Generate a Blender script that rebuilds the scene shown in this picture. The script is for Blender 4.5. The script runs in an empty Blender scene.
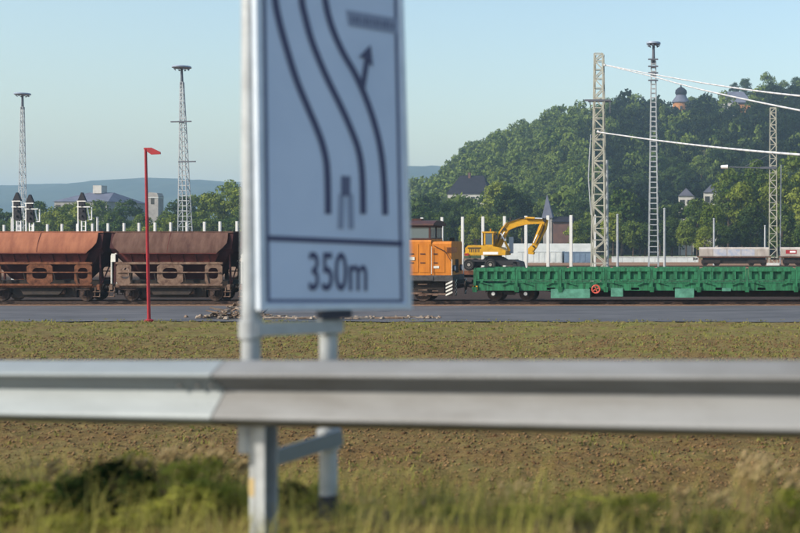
import bpy, math, random
import numpy as np
from mathutils import Vector, Matrix

# ------------------------------------------------------------------ camera, sky, sun, exposure
SC = bpy.context.scene
COL = SC.collection
FPX, XP, YH, CZ = 1111.1, 750.0, 240.0, 4.0          # focal length, principal point, horizon (px of an 800 wide frame), eye height
cam_d = bpy.data.cameras.new('camera')
cam = bpy.data.objects.new('camera', cam_d)
COL.objects.link(cam)
cam.location = (0, 0, CZ)
cam.rotation_euler = (math.radians(90), 0, 0)
cam_d.sensor_width = 36.0
cam_d.lens = 50.0
cam_d.shift_x = -(XP - 400) / 800
cam_d.shift_y = -(266.5 - YH) / 800
cam_d.clip_start = 0.1
cam_d.clip_end = 20000
cam_d.dof.use_dof = True
cam_d.dof.focus_distance = 85
cam_d.dof.aperture_fstop = 1.5
SC.camera = cam

SUN_AZ = Vector((-0.80, -0.60, 0)).normalized()
SUN_EL = math.radians(36)
world = bpy.data.worlds.new('World')
SC.world = world
world.use_nodes = True
wn = world.node_tree
sky = wn.nodes.new('ShaderNodeTexSky')
sky.sky_type = 'NISHITA'
sky.sun_disc = False
sky.sun_elevation = SUN_EL
sky.sun_rotation = math.atan2(SUN_AZ.x, SUN_AZ.y)
sky.altitude = 150
sky.air_density = 1.6
sky.dust_density = 2.2
sky.ozone_density = 3.0
bgn = wn.nodes['Background']
wn.links.new(sky.outputs[0], bgn.inputs[0])
bgn.inputs[1].default_value = 0.143
sun_d = bpy.data.lights.new('sun', 'SUN')
sun_d.energy = 3.7
sun_d.angle = math.radians(0.5)
sun_d.color = (1.0, 0.88, 0.72)
sun = bpy.data.objects.new('sun', sun_d)
COL.objects.link(sun)
sdir = SUN_AZ * math.cos(SUN_EL) + Vector((0, 0, math.sin(SUN_EL)))
sun.rotation_euler = sdir.to_track_quat('Z', 'Y').to_euler()
SC.view_settings.view_transform = 'Standard'
SC.view_settings.look = 'None'
SC.view_settings.exposure = 0.55
SC.view_settings.gamma = 1.0
SC.render.engine = 'CYCLES'
SC.cycles.use_denoising = True
SC.cycles.max_bounces = 6
SC.cycles.diffuse_bounces = 2
SC.cycles.glossy_bounces = 2
SC.cycles.transmission_bounces = 4
SC.cycles.volume_bounces = 0
SC.cycles.transparent_max_bounces = 6

random.seed(7)
RNG = np.random.default_rng(11)

# ------------------------------------------------------------------ helpers
def P(x, y, d):
    """the place seen at photo pixel (x, y) at depth d"""
    return Vector(((x - XP) / FPX * d, d, CZ - (y - YH) / FPX * d))

def PX(x, d): return (x - XP) / FPX * d
def PZ(y, d): return CZ - (y - YH) / FPX * d

def tag(o, label=None, cat=None, group=None, kind=None):
    if label: o['label'] = label
    if cat: o['category'] = cat
    if group: o['group'] = group
    if kind: o['kind'] = kind
    return o

def empty(name, loc, rz=0.0):
    o = bpy.data.objects.new(name, None)
    o.empty_display_size = 0.3
    COL.objects.link(o)
    o.location = loc
    o.rotation_euler = (0, 0, rz)
    return o

def copy_tree(o, parent=None):
    c = o.copy()
    COL.objects.link(c)
    if parent is not None:
        c.parent = parent
        KIDS.setdefault(parent.name, []).append(c)
    for ch in list(KIDS.get(o.name, [])):
        copy_tree(ch, c)
    return c

KIDS = {}
ORD = ['first', 'second', 'third', 'fourth', 'fifth', 'sixth', 'seventh', 'eighth', 'ninth', 'tenth', 'eleventh', 'twelfth', 'thirteenth', 'fourteenth', 'fifteenth', 'sixteenth', 'seventeenth', 'eighteenth', 'nineteenth', 'twentieth', 'twenty-first', 'twenty-second', 'twenty-third', 'twenty-fourth', 'twenty-fifth', 'twenty-sixth', 'twenty-seventh', 'twenty-eighth', 'twenty-ninth', 'thirtieth', 'thirty-first', 'thirty-second', 'thirty-third', 'thirty-fourth', 'thirty-fifth', 'thirty-sixth']
def row_labels(pxs, fmt):
    """place in a row counted from the left"""
    order = sorted(range(len(pxs)), key=lambda i: pxs[i])
    return {i: fmt % ORD[k] for k, i in enumerate(order)}

class MB:
    def __init__(s): s.v = []; s.f = []
    def add(s, vs, fs):
        b = len(s.v)
        s.v += [tuple(v) for v in vs]
        s.f += [tuple(i + b for i in f) for f in fs]
        return s
    def box(s, x0, x1, y0, y1, z0, z1):
        vs = [(x, y, z) for z in (z0, z1) for y in (y0, y1) for x in (x0, x1)]
        return s.add(vs, [(0, 2, 3, 1), (4, 5, 7, 6), (0, 1, 5, 4), (2, 6, 7, 3), (0, 4, 6, 2), (1, 3, 7, 5)])
    def prism(s, poly, axis, a0, a1):
        """poly: 2-D outline; axis 'x' -> (y,z) outline, 'y' -> (x,z), 'z' -> (x,y)"""
        n = len(poly)
        def pt(p, a):
            if axis == 'x': return (a, p[0], p[1])
            if axis == 'y': return (p[0], a, p[1])
            return (p[0], p[1], a)
        vs = [pt(p, a0) for p in poly] + [pt(p, a1) for p in poly]
        fs = [tuple(range(n - 1, -1, -1)), tuple(range(n, 2 * n))]
        fs += [(i, (i + 1) % n, n + (i + 1) % n, n + i) for i in range(n)]
        return s.add(vs, fs)
    def hull2(s, q0, q1):
        """loft between two closed loops with the same number of points, capped"""
        n = len(q0)
        fs = [tuple(range(n - 1, -1, -1)), tuple(range(n, 2 * n))]
        fs += [(i, (i + 1) % n, n + (i + 1) % n, n + i) for i in range(n)]
        return s.add(list(q0) + list(q1), fs)
    def bar(s, p, q, w, h=None, up=(0, 0, 1)):
        h = w if h is None else h
        p = Vector(p); q = Vector(q)
        t = (q - p).normalized()
        u = Vector(up)
        if abs(t.dot(u)) > 0.98: u = Vector((0, 1, 0))
        a = t.cross(u).normalized(); b = a.cross(t).normalized()
        lo = []
        for c in (p, q):
            lo.append([c + a * (w / 2 * i) + b * (h / 2 * j) for i, j in ((-1, -1), (1, -1), (1, 1), (-1, 1))])
        return s.hull2(lo[0], lo[1])
    def tube(s, p, q, r0, r1=None, n=10):
        r1 = r0 if r1 is None else r1
        p = Vector(p); q = Vector(q)
        t = (q - p).normalized()
        u = Vector((0, 0, 1)) if abs(t.z) < 0.95 else Vector((0, 1, 0))
        a = t.cross(u).normalized(); b = t.cross(a).normalized()
        r = lambda c, rr: [c + (a * math.cos(2 * math.pi * k / n) + b * math.sin(2 * math.pi * k / n)) * rr for k in range(n)]
        return s.hull2(r(p, r0), r(q, r1))
    def path(s, pts, r, n=6):
        for i in range(len(pts) - 1):
            s.tube(pts[i], pts[i + 1], r if not callable(r) else r(i), r if not callable(r) else r(i + 1), n)
        return s
    def lathe_y(s, c, prof, n=20):
        """prof: list of (radius, y) turned round the y axis at c"""
        b = len(s.v)
        for (r, y) in prof:
            for k in range(n):
                a = 2 * math.pi * k / n
                s.v.append((c[0] + r * math.cos(a), c[1] + y, c[2] + r * math.sin(a)))
        m = len(prof)
        for i in range(m - 1):
            for k in range(n):
                s.f.append((b + i * n + k, b + i * n + (k + 1) % n, b + (i + 1) * n + (k + 1) % n, b + (i + 1) * n + k))
        s.f.append(tuple(b + k for k in range(n)))
        s.f.append(tuple(b + (m - 1) * n + k for k in range(n - 1, -1, -1)))
        return s
    def lathe_z(s, c, prof, n=16):
        b = len(s.v)
        for (r, z) in prof:
            for k in range(n):
                a = 2 * math.pi * k / n
                s.v.append((c[0] + r * math.cos(a), c[1] + r * math.sin(a), c[2] + z))
        m = len(prof)
        for i in range(m - 1):
            for k in range(n):
                s.f.append((b + i * n + k, b + i * n + (k + 1) % n, b + (i + 1) * n + (k + 1) % n, b + (i + 1) * n + k))
        s.f.append(tuple(b + k for k in range(n - 1, -1, -1)))
        s.f.append(tuple(b + (m - 1) * n + k for k in range(n)))
        return s
    def plate_hole(s, x0, x1, z0, z1, y0, y1, cx, cz, rx, rz, n=20, e=2.6):
        """upright plate between y0 and y1 with a rounded hole"""
        outer, inner = [], []
        for k in range(n):
            a = 2 * math.pi * (k + 0.5) / n
            c, sn = math.cos(a), math.sin(a)
            inner.append((cx + rx * math.copysign(abs(c) ** (2 / e), c), cz + rz * math.copysign(abs(sn) ** (2 / e), sn)))
            m = max(abs(c) / 1.0, abs(sn) / 1.0)
            ux, uz = c / m, sn / m
            outer.append((x0 + (x1 - x0) * (ux + 1) / 2, z0 + (z1 - z0) * (uz + 1) / 2))
        b = len(s.v)
        for y in (y0, y1):
            s.v += [(p[0], y, p[1]) for p in outer] + [(p[0], y, p[1]) for p in inner]
        for k in range(n):
            j = (k + 1) % n
            s.f.append((b + k, b + j, b + n + j, b + n + k))
            s.f.append((b + 2 * n + j, b + 2 * n + k, b + 3 * n + k, b + 3 * n + j))
            s.f.append((b + n + k, b + n + j, b + 3 * n + j, b + 3 * n + k))
            s.f.append((b + j, b + k, b + 2 * n + k, b + 2 * n + j))
        return s
    def build(s, name, mat, parent=None, smooth=False, loc=None):
        me = bpy.data.meshes.new(name)
        me.from_pydata(s.v, [], s.f)
        me.update()
        return link(name, me, mat, parent, smooth, loc)

def link(name, me, mat, parent=None, smooth=False, loc=None):
    o = bpy.data.objects.new(name, me)
    COL.objects.link(o)
    if mat is not None and not me.materials: me.materials.append(mat)
    if parent is not None:
        o.parent = parent
        KIDS.setdefault(parent.name, []).append(o)
    if smooth:
        me.polygons.foreach_set('use_smooth', [True] * len(me.polygons))
        if smooth == 'auto':
            bm = None
            try: me.set_sharp_from_angle(angle=math.radians(35))
            except Exception: pass
    if loc is not None: o.location = loc
    return o

def np_mesh(name, V, F, smooth=False):
    """V (n,3), F (m,k) numpy arrays"""
    me = bpy.data.meshes.new(name)
    m, k = F.shape
    me.vertices.add(len(V)); me.vertices.foreach_set('co', np.ascontiguousarray(V, dtype=np.float32).ravel())
    me.loops.add(m * k); me.loops.foreach_set('vertex_index', np.ascontiguousarray(F, dtype=np.int32).ravel())
    me.polygons.add(m); me.polygons.foreach_set('loop_start', np.arange(0, m * k, k, dtype=np.int32))
    me.polygons.foreach_set('loop_total', np.full(m, k, dtype=np.int32))
    if smooth: me.polygons.foreach_set('use_smooth', np.ones(m, dtype=bool))
    me.update(calc_edges=True)
    me.validate()
    return me

_H = RNG.random((256, 256))
def vnoise(x, y):
    xi = np.floor(x).astype(int); yi = np.floor(y).astype(int)
    fx = x - xi; fy = y - yi
    fx = fx * fx * (3 - 2 * fx); fy = fy * fy * (3 - 2 * fy)
    a = _H[xi % 256, yi % 256]; b = _H[(xi + 1) % 256, yi % 256]
    c = _H[xi % 256, (yi + 1) % 256]; d = _H[(xi + 1) % 256, (yi + 1) % 256]
    return (a * (1 - fx) + b * fx) * (1 - fy) + (c * (1 - fx) + d * fx) * fy - 0.5

# ------------------------------------------------------------------ materials
def mat(name, col, rough=0.7, metal=0.0, col2=None, nscale=3.0, bump=0.0, bscale=20.0, spec=0.3, stretch=None, detail=4, lo=0.35, hi=0.65):
    m = bpy.data.materials.new(name)
    m.use_nodes = True
    nt = m.node_tree
    b = nt.nodes['Principled BSDF']
    b.inputs['Base Color'].default_value = (*col, 1)
    b.inputs['Roughness'].default_value = rough
    b.inputs['Metallic'].default_value = metal
    b.inputs['Specular IOR Level'].default_value = spec
    tc = nt.nodes.new('ShaderNodeTexCoord')
    src = tc.outputs['Object']
    if stretch:
        mp = nt.nodes.new('ShaderNodeMapping')
        mp.inputs['Scale'].default_value = stretch
        nt.links.new(src, mp.inputs[0]); src = mp.outputs[0]
    if col2 is not None:
        n = nt.nodes.new('ShaderNodeTexNoise')
        n.inputs['Scale'].default_value = nscale
        n.inputs['Detail'].default_value = detail
        n.inputs['Roughness'].default_value = 0.65
        nt.links.new(src, n.inputs['Vector'])
        r = nt.nodes.new('ShaderNodeValToRGB')
        r.color_ramp.elements[0].position = lo; r.color_ramp.elements[0].color = (*col, 1)
        r.color_ramp.elements[1].position = hi; r.color_ramp.elements[1].color = (*col2, 1)
        nt.links.new(n.outputs['Fac'], r.inputs[0])
        nt.links.new(r.outputs[0], b.inputs['Base Color'])
    if bump:
        n2 = nt.nodes.new('ShaderNodeTexNoise')
        n2.inputs['Scale'].default_value = bscale
        n2.inputs['Detail'].default_value = 5
        nt.links.new(tc.outputs['Object'], n2.inputs['Vector'])
        bp = nt.nodes.new('ShaderNodeBump')
        bp.inputs['Strength'].default_value = bump
        bp.inputs['Distance'].default_value = 0.03
        nt.links.new(n2.outputs['Fac'], bp.inputs['Height'])
        nt.links.new(bp.outputs[0], b.inputs['Normal'])
    return m

def leafmat(name, c1, c2, scale, transl=0.25, c3=None):
    m = bpy.data.materials.new(name)
    m.use_nodes = True
    nt = m.node_tree
    nt.nodes.remove(nt.nodes['Principled BSDF'])
    out = nt.nodes['Material Output']
    geo = nt.nodes.new('ShaderNodeNewGeometry')
    n = nt.nodes.new('ShaderNodeTexNoise')
    n.inputs['Scale'].default_value = scale
    n.inputs['Detail'].default_value = 3
    nt.links.new(geo.outputs['Position'], n.inputs['Vector'])
    oi = nt.nodes.new('ShaderNodeObjectInfo')
    ri = nt.nodes.new('ShaderNodeMath'); ri.operation = 'MULTIPLY_ADD'
    ri.inputs[1].default_value = 0.35; ri.inputs[2].default_value = -0.17
    nt.links.new(oi.outputs['Random'], ri.inputs[0])
    pr = nt.nodes.new('ShaderNodeMath'); pr.operation = 'MULTIPLY_ADD'
    pr.inputs[1].default_value = 0.25; pr.inputs[2].default_value = -0.12
    nt.links.new(geo.outputs['Random Per Island'], pr.inputs[0])
    ad = nt.nodes.new('ShaderNodeMath'); ad.operation = 'ADD'
    nt.links.new(n.outputs['Fac'], ad.inputs[0]); nt.links.new(ri.outputs[0], ad.inputs[1])
    ad2 = nt.nodes.new('ShaderNodeMath'); ad2.operation = 'ADD'
    nt.links.new(ad.outputs[0], ad2.inputs[0]); nt.links.new(pr.outputs[0], ad2.inputs[1])
    r = nt.nodes.new('ShaderNodeValToRGB')
    r.color_ramp.elements[0].position = 0.3; r.color_ramp.elements[0].color = (*c1, 1)
    r.color_ramp.elements[1].position = 0.7; r.color_ramp.elements[1].color = (*c2, 1)
    if c3:
        e = r.color_ramp.elements.new(0.9); e.color = (*c3, 1)
    nt.links.new(ad2.outputs[0], r.inputs[0])
    df = nt.nodes.new('ShaderNodeBsdfDiffuse')
    tr = nt.nodes.new('ShaderNodeBsdfTranslucent')
    mx = nt.nodes.new('ShaderNodeMixShader'); mx.inputs[0].default_value = transl
    nt.links.new(r.outputs[0], df.inputs[0]); nt.links.new(r.outputs[0], tr.inputs[0])
    nt.links.new(df.outputs[0], mx.inputs[1]); nt.links.new(tr.outputs[0], mx.inputs[2])
    nt.links.new(mx.outputs[0], out.inputs['Surface'])
    return m

M = {}
M['galv'] = mat('galvanised steel', (0.235, 0.27, 0.29), 0.45, 0.2, (0.165, 0.19, 0.20), 1.4, 0.06, 60, stretch=(0.7, 0.7, 4), detail=10, lo=0.38, hi=0.75)
M['galv_old'] = mat('weathered galvanised steel', (0.185, 0.196, 0.205), 0.55, 0.1, (0.105, 0.104, 0.100), 1.4, 0.1, 60, spec=0.25, stretch=(0.7, 0.7, 4), detail=10, lo=0.38, hi=0.75)
M['galv_post'] = mat('galvanised tube', (0.46, 0.50, 0.53), 0.5, 0.3, (0.32, 0.34, 0.36), 5, 0.05, 60)
M['sign_white'] = mat('white sign sheeting', (0.52, 0.62, 0.79), 0.35, 0, (0.44, 0.54, 0.71), 1.0, spec=0.5)
M['sign_dark'] = mat('blue black sign print', (0.065, 0.075, 0.15), 0.45)
M['sign_grey'] = mat('grey sign print', (0.24, 0.29, 0.41), 0.45)
M['sign_mid'] = mat('faded grey blue sign print', (0.11, 0.13, 0.22), 0.45)
M['alu'] = mat('aluminium frame', (0.62, 0.70, 0.80), 0.45, 0.2, (0.52, 0.6, 0.7), 6)
M['dark_clamp'] = mat('dark painted clamp', (0.05, 0.055, 0.08), 0.5, 0.3)
M['rust'] = mat('rust red wagon paint', (0.31, 0.125, 0.072), 0.8, 0, (0.20, 0.072, 0.045), 1.6, 0.2, 9, spec=0.15, stretch=(1.6, 1, 0.45), detail=7, lo=0.35, hi=0.7)
M['rust2'] = mat('faded brown wagon paint', (0.135, 0.080, 0.064), 0.85, 0, (0.07, 0.036, 0.031), 1.8, 0.2, 9, spec=0.1, stretch=(1.6, 1, 0.45), detail=8, lo=0.35, hi=0.7)
M['rust3'] = mat('dark maroon wagon paint', (0.060, 0.020, 0.022), 0.8, 0, (0.040, 0.014, 0.016), 1.5, 0.1, 9, spec=0.15)
M['maroon'] = mat('dark oxide red steel', (0.11, 0.028, 0.024), 0.8, 0, (0.065, 0.018, 0.017), 2.2, 0.1, 12, spec=0.15)
M['frame_rust'] = mat('rusty brown frame', (0.21, 0.088, 0.048), 0.85, 0, (0.07, 0.03, 0.02), 3.0, 0.2, 15, spec=0.1, detail=8)
M['frame_pale'] = mat('dusty beige frame', (0.23, 0.16, 0.12), 0.85, 0, (0.09, 0.052, 0.04), 3.0, 0.2, 15, spec=0.1, detail=8)
M['under'] = mat('grimy black underframe', (0.012, 0.010, 0.010), 0.8, 0, (0.030, 0.020, 0.016), 3, 0.1, 15)
M['wheel'] = mat('brown wheel steel', (0.07, 0.042, 0.032), 0.7, 0.2, (0.03, 0.02, 0.018), 6)
M['white_paint'] = mat('dirty white paint', (0.72, 0.72, 0.68), 0.6, 0, (0.55, 0.55, 0.5), 4)
M['orange'] = mat('orange locomotive paint', (0.56, 0.19, 0.015), 0.55, 0, (0.36, 0.105, 0.012), 2.2, 0.05, 8, stretch=(1.5, 1, 0.4), detail=7, lo=0.38, hi=0.78)
M['loco_red'] = mat('dark red brown roof paint', (0.075, 0.028, 0.024), 0.6, 0, (0.04, 0.02, 0.02), 3)
M['loco_grey'] = mat('grey locomotive frame', (0.07, 0.07, 0.075), 0.65, 0, (0.035, 0.033, 0.034), 3)
M['glass'] = mat('cab glass', (0.10, 0.14, 0.16), 0.06, 0, spec=0.8)
M['lamp_glass'] = mat('lamp glass', (0.35, 0.45, 0.6), 0.1, 0, spec=0.8)
M['green'] = mat('green wagon paint', (0.034, 0.185, 0.090), 0.75, 0, (0.018, 0.062, 0.036), 3.2, 0.2, 10, spec=0.12, stretch=(2.0, 1, 0.3), detail=10, lo=0.42, hi=0.66)
M['green_pale'] = mat('faded turquoise green paint', (0.10, 0.30, 0.22), 0.65, 0, (0.05, 0.17, 0.12), 3, 0.1, 10, detail=7)
M['red'] = mat('red paint', (0.36, 0.02, 0.03), 0.5, 0, (0.27, 0.016, 0.025), 2)
M['red_wheel'] = mat('red handwheel paint', (0.55, 0.09, 0.06), 0.5)
M['yellow'] = mat('yellow excavator paint', (0.62, 0.33, 0.012), 0.5, 0, (0.36, 0.19, 0.02), 2.2, detail=8, lo=0.4, hi=0.8)
M['rubber'] = mat('tyre rubber', (0.018, 0.018, 0.018), 0.85)
M['rim'] = mat('pale rim paint', (0.42, 0.40, 0.36), 0.6, 0, (0.25, 0.22, 0.19), 6)
M['chrome'] = mat('bare steel ram', (0.75, 0.75, 0.76), 0.3, 0.6)
M['dark'] = mat('dark steel', (0.03, 0.03, 0.035), 0.6, 0.2)
M['mast_beige'] = mat('pale painted lattice steel', (0.43, 0.43, 0.37), 0.7, 0.1, (0.30, 0.30, 0.26), 1.2)
M['mast_grey'] = mat('grey galvanised lattice steel', (0.42, 0.45, 0.48), 0.6, 0.2, (0.30, 0.33, 0.36), 1.2)
M['mast_dark'] = mat('dark steel crossarm', (0.10, 0.11, 0.14), 0.6, 0.2)
M['lamp_head'] = mat('floodlight housing', (0.26, 0.32, 0.42), 0.5, 0.1)
M['concrete'] = mat('pale concrete post', (0.62, 0.64, 0.64), 0.8, 0, (0.50, 0.52, 0.52), 1.5)
M['cable'] = mat('white cable sheath', (0.52, 0.53, 0.56), 0.5)
M['insul'] = mat('white insulator', (0.8, 0.8, 0.8), 0.3)
M['wall_white'] = mat('white barrier panel', (0.55, 0.60, 0.62), 0.7, 0, (0.42, 0.47, 0.49), 0.6, detail=7)
M['wall_blue'] = mat('blue grey sheet metal', (0.13, 0.20, 0.29), 0.6, 0, (0.10, 0.15, 0.23), 1)
M['tank_white'] = mat('dusty white wagon side', (0.44, 0.41, 0.385), 0.7, 0, (0.25, 0.22, 0.20), 1.2, lo=0.35, hi=0.7, detail=8, stretch=(1, 1, 0.3))
M['tank_blue'] = mat('faded blue print', (0.28, 0.33, 0.45), 0.6, 0, (0.45, 0.45, 0.48), 1.5)
M['signal_black'] = mat('matt black signal board', (0.012, 0.012, 0.02), 0.6)
M['plaster_ochre'] = mat('ochre render', (0.42, 0.19, 0.065), 0.85, 0, (0.33, 0.15, 0.06), 0.5)
M['plaster_white'] = mat('white render', (0.50, 0.49, 0.46), 0.85, 0, (0.38, 0.37, 0.35), 0.5)
M['stone'] = mat('grey stone', (0.33, 0.32, 0.31), 0.9, 0, (0.24, 0.23, 0.23), 0.6)
M['slate'] = mat('dark slate roof', (0.022, 0.022, 0.032), 0.85, 0, (0.015, 0.015, 0.022), 0.8, spec=0.1)
M['slate_blue'] = mat('blue grey slate roof', (0.13, 0.14, 0.19), 0.8, 0, (0.09, 0.10, 0.14), 0.4, spec=0.15)
M['roof_brown'] = mat('brown tiled roof', (0.14, 0.075, 0.06), 0.8, 0, (0.09, 0.05, 0.045), 0.6)
M['window_dark'] = mat('dark window glass', (0.02, 0.025, 0.03), 0.2, 0, spec=0.6)
M['bark'] = mat('bark', (0.085, 0.06, 0.04), 0.9, 0, (0.05, 0.035, 0.025), 4)
M['plank'] = mat('weathered timber', (0.25, 0.18, 0.13), 0.85, 0, (0.11, 0.07, 0.05), 3, 0.2, 20)
M['rubble'] = mat('broken pale concrete', (0.33, 0.28, 0.23), 0.9, 0, (0.15, 0.11, 0.085), 4, 0.3, 20)
M['soil_clod'] = mat('dry soil clods', (0.085, 0.045, 0.022), 0.95, 0, (0.24, 0.155, 0.075), 2.5, spec=0.1)
M['leaf_mid'] = leafmat('mid green foliage', (0.032, 0.066, 0.016), (0.15, 0.20, 0.040), 0.22)
M['leaf_dark'] = leafmat('dark green foliage', (0.014, 0.030, 0.012), (0.055, 0.090, 0.024), 0.22)
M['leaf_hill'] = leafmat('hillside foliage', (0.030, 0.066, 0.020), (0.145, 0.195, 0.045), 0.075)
M['leaf_shaded'] = leafmat('shade darkened foliage', (0.012, 0.024, 0.012), (0.045, 0.065, 0.022), 0.05)  # hillside leaves with the shade of the right slope put into the colour
M['leaf_bright'] = leafmat('yellow green foliage', (0.065, 0.105, 0.016), (0.22, 0.26, 0.045), 0.25)
M['weed'] = leafmat('weed leaves', (0.13, 0.16, 0.022), (0.36, 0.37, 0.075), 3, 0.4)
M['weed_dark'] = leafmat('dark weed leaves', (0.006, 0.012, 0.005), (0.045, 0.075, 0.018), 4, 0.2)
M['grass'] = leafmat('grass blades', (0.15, 0.17, 0.03), (0.36, 0.33, 0.10), 2.2, 0.35, (0.42, 0.34, 0.17))
M['straw'] = leafmat('dry grass heads', (0.36, 0.27, 0.13), (0.52, 0.42, 0.24), 6, 0.35)
M['tuft'] = leafmat('sparse field grass', (0.10, 0.115, 0.022), (0.23, 0.215, 0.065), 0.5, 0.3)

# ------------------------------------------------------------------ guardrail line in plan (needed by the terrain)
GA = Vector((PX(0, 5.79), 5.79, 0)); GB = Vector((PX(800, 4.48), 4.48, 0))
GT = (GB - GA).normalized()                    # along the rail, towards the photo's right
GN = Vector((GT.y, -GT.x, 0)).normalized()     # towards the road (camera side)
GLEN = (GB - GA).length
def rail_top(t): return 3.37 + (3.512 - 3.37) * t / GLEN

# ------------------------------------------------------------------ ground
def ground_height(X, Y):
    t = (X - GA.x) * GT.x + (Y - GA.y) * GT.y
    s = -((X - GA.x) * GN.x + (Y - GA.y) * GN.y)      # metres beyond the rail
    top = np.clip(2.47 + 0.033 * t, 1.5, 4.0)
    f = np.clip((s - 0.75) / 4.2, 0, 1)
    z = top * (1 - f * f * (3 - 2 * f))
    z = np.where(s < -0.6, np.minimum(top, z) + 0.10, z)
    return z, s

def field_bumps(X, Y):
    z = 0.11 * vnoise(X * 0.55, Y * 0.55) + 0.07 * vnoise(X * 2.1 + 9, Y * 2.1) + 0.055 * vnoise(X * 5.2, Y * 5.2 + 4) + 0.05 * vnoise(X * 11.3 + 3, Y * 11.3)
    return z

def make_ground():
    xs = np.concatenate([np.array([-3400, -2400, -1500, -900, -500, -300, -180, -110, -70, -52, -46]), np.arange(-42, 4.6, 0.075), np.array([5, 6, 8, 11, 16, 24, 40, 70, 120, 250, 600, 1500, 3400])])
    ys = [-40, -25, -15, -8, -4, -1, 1, 2, 3]
    y = 3.5
    while y < 13: ys.append(y); y += 0.2
    while y < 56:
        ys.append(y); y += 0.055 + (y - 13) * 0.0055
    ys += [58, 60, 63, 66, 68, 70, 73, 77, 82, 90, 100, 120, 150, 180, 220, 260, 300, 400, 600, 900, 1500, 2400, 3600]
    ys = np.array(ys)
    X, Y = np.meshgrid(xs, ys)
    Z, s = ground_height(X, Y)
    w = np.clip((s - 0.4) / 1.5, 0, 1) * np.clip((57 - Y) / 4, 0, 1)
    Z = Z + field_bumps(X, Y) * w
    V = np.stack([X, Y, Z], -1).reshape(-1, 3)
    nx, ny = len(xs), len(ys)
    i = np.arange(ny - 1)[:, None] * nx + np.arange(nx - 1)[None, :]
    F = np.stack([i, i + 1, i + nx + 1, i + nx], -1).reshape(-1, 4)
    return np_mesh('ground', V, F, True)

def ground_material():
    m = bpy.data.materials.new('bare earth and sparse grass')
    m.use_nodes = True
    nt = m.node_tree
    N, L = nt.nodes, nt.links
    b = N['Principled BSDF']
    b.inputs['Roughness'].default_value = 0.95
    b.inputs['Specular IOR Level'].default_value = 0.1
    geo = N.new('ShaderNodeNewGeometry')
    sep = N.new('ShaderNodeSeparateXYZ'); L.new(geo.outputs['Position'], sep.inputs[0])
    def noise(sc, det=4, rough=0.6):
        n = N.new('ShaderNodeTexNoise'); n.inputs['Scale'].default_value = sc; n.inputs['Detail'].default_value = det
        n.inputs['Roughness'].default_value = rough
        L.new(geo.outputs['Position'], n.inputs['Vector']); return n.outputs['Fac']
    def ramp(f, stops):
        r = N.new('ShaderNodeValToRGB')
        while len(r.color_ramp.elements) < len(stops): r.color_ramp.elements.new(0.5)
        for e, (p, c) in zip(r.color_ramp.elements, stops): e.position = p; e.color = (*c, 1)
        L.new(f, r.inputs[0]); return r.outputs[0]
    def mix(f, a, c):
        x = N.new('ShaderNodeMix'); x.data_type = 'RGBA'
        L.new(f, x.inputs['Factor']); L.new(a, x.inputs['A']); L.new(c, x.inputs['B']); return x.outputs['Result']
    def mrange(v, a, c, lo=0.0, hi=1.0):
        r = N.new('ShaderNodeMapRange'); r.inputs[1].default_value = a; r.inputs[2].default_value = c
        r.inputs[3].default_value = lo; r.inputs[4].default_value = hi
        L.new(v, r.inputs[0]); return r.outputs[0]
    def math_(op, a, c):
        x = N.new('ShaderNodeMath'); x.operation = op
        for k, v in enumerate((a, c)):
            if isinstance(v, (int, float)): x.inputs[k].default_value = v
            else: L.new(v, x.inputs[k])
        x.use_clamp = True
        return x.outputs[0]
    soil = ramp(noise(9.0, 7, 0.8), [(0.28, (0.035, 0.017, 0.009)), (0.45, (0.115, 0.072, 0.028)), (0.6, (0.180, 0.120, 0.046)), (0.78, (0.27, 0.20, 0.09))])
    dry = ramp(noise(9.0, 5, 0.7), [(0.3, (0.095, 0.090, 0.026)), (0.55, (0.175, 0.155, 0.055)), (0.75, (0.26, 0.215, 0.10))])
    green = ramp(noise(5.0, 5, 0.7), [(0.3, (0.085, 0.11, 0.02)), (0.7, (0.22, 0.22, 0.05))])
    far = mrange(sep.outputs['Y'], 22, 46)
    patch = noise(0.45, 5, 0.62)
    fd = math_('ADD', mrange(patch, 0.40, 0.66, 0.0, 0.6), math_('MULTIPLY', far, 0.35))
    c = mix(math_('MULTIPLY', fd, mrange(noise(3.2, 4), 0.32, 0.55, 0.35, 1.0)), soil, dry)
    gp = math_('MULTIPLY', mrange(noise(0.8, 5, 0.6), 0.50, 0.68), math_('ADD', math_('MULTIPLY', far, 0.7), 0.2))
    c = mix(gp, c, green)
    ballast = ramp(noise(2.5, 6, 0.8), [(0.3, (0.10, 0.06, 0.04)), (0.55, (0.24, 0.145, 0.09)), (0.75, (0.36, 0.25, 0.17))])
    c = mix(mrange(sep.outputs['Y'], 55.5, 57), c, ballast)
    wagon_shade = ramp(noise(2.2, 6, 0.8), [(0.3, (0.016, 0.012, 0.011)), (0.55, (0.045, 0.030, 0.024)), (0.8, (0.10, 0.065, 0.05))])  # ballast coloured near black to paint in the shade under and behind the wagons
    shade_band = math_('MULTIPLY', mrange(sep.outputs['Y'], 68.9, 69.6), mrange(sep.outputs['Y'], 118, 130, 1.0, 0.0))
    c = mix(shade_band, c, wagon_shade)
    meadow = ramp(noise(0.05, 5), [(0.3, (0.04, 0.065, 0.018)), (0.7, (0.10, 0.12, 0.04))])
    c = mix(mrange(sep.outputs['Y'], 235, 250), c, meadow)
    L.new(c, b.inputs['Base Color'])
    bp = N.new('ShaderNodeBump'); bp.inputs['Strength'].default_value = 0.8; bp.inputs['Distance'].default_value = 0.06
    L.new(noise(14, 5, 0.7), bp.inputs['Height']); L.new(bp.outputs[0], b.inputs['Normal'])
    return m
M['ground'] = ground_material()
tag(link('ground', make_ground(), M['ground']), kind='structure')

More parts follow.
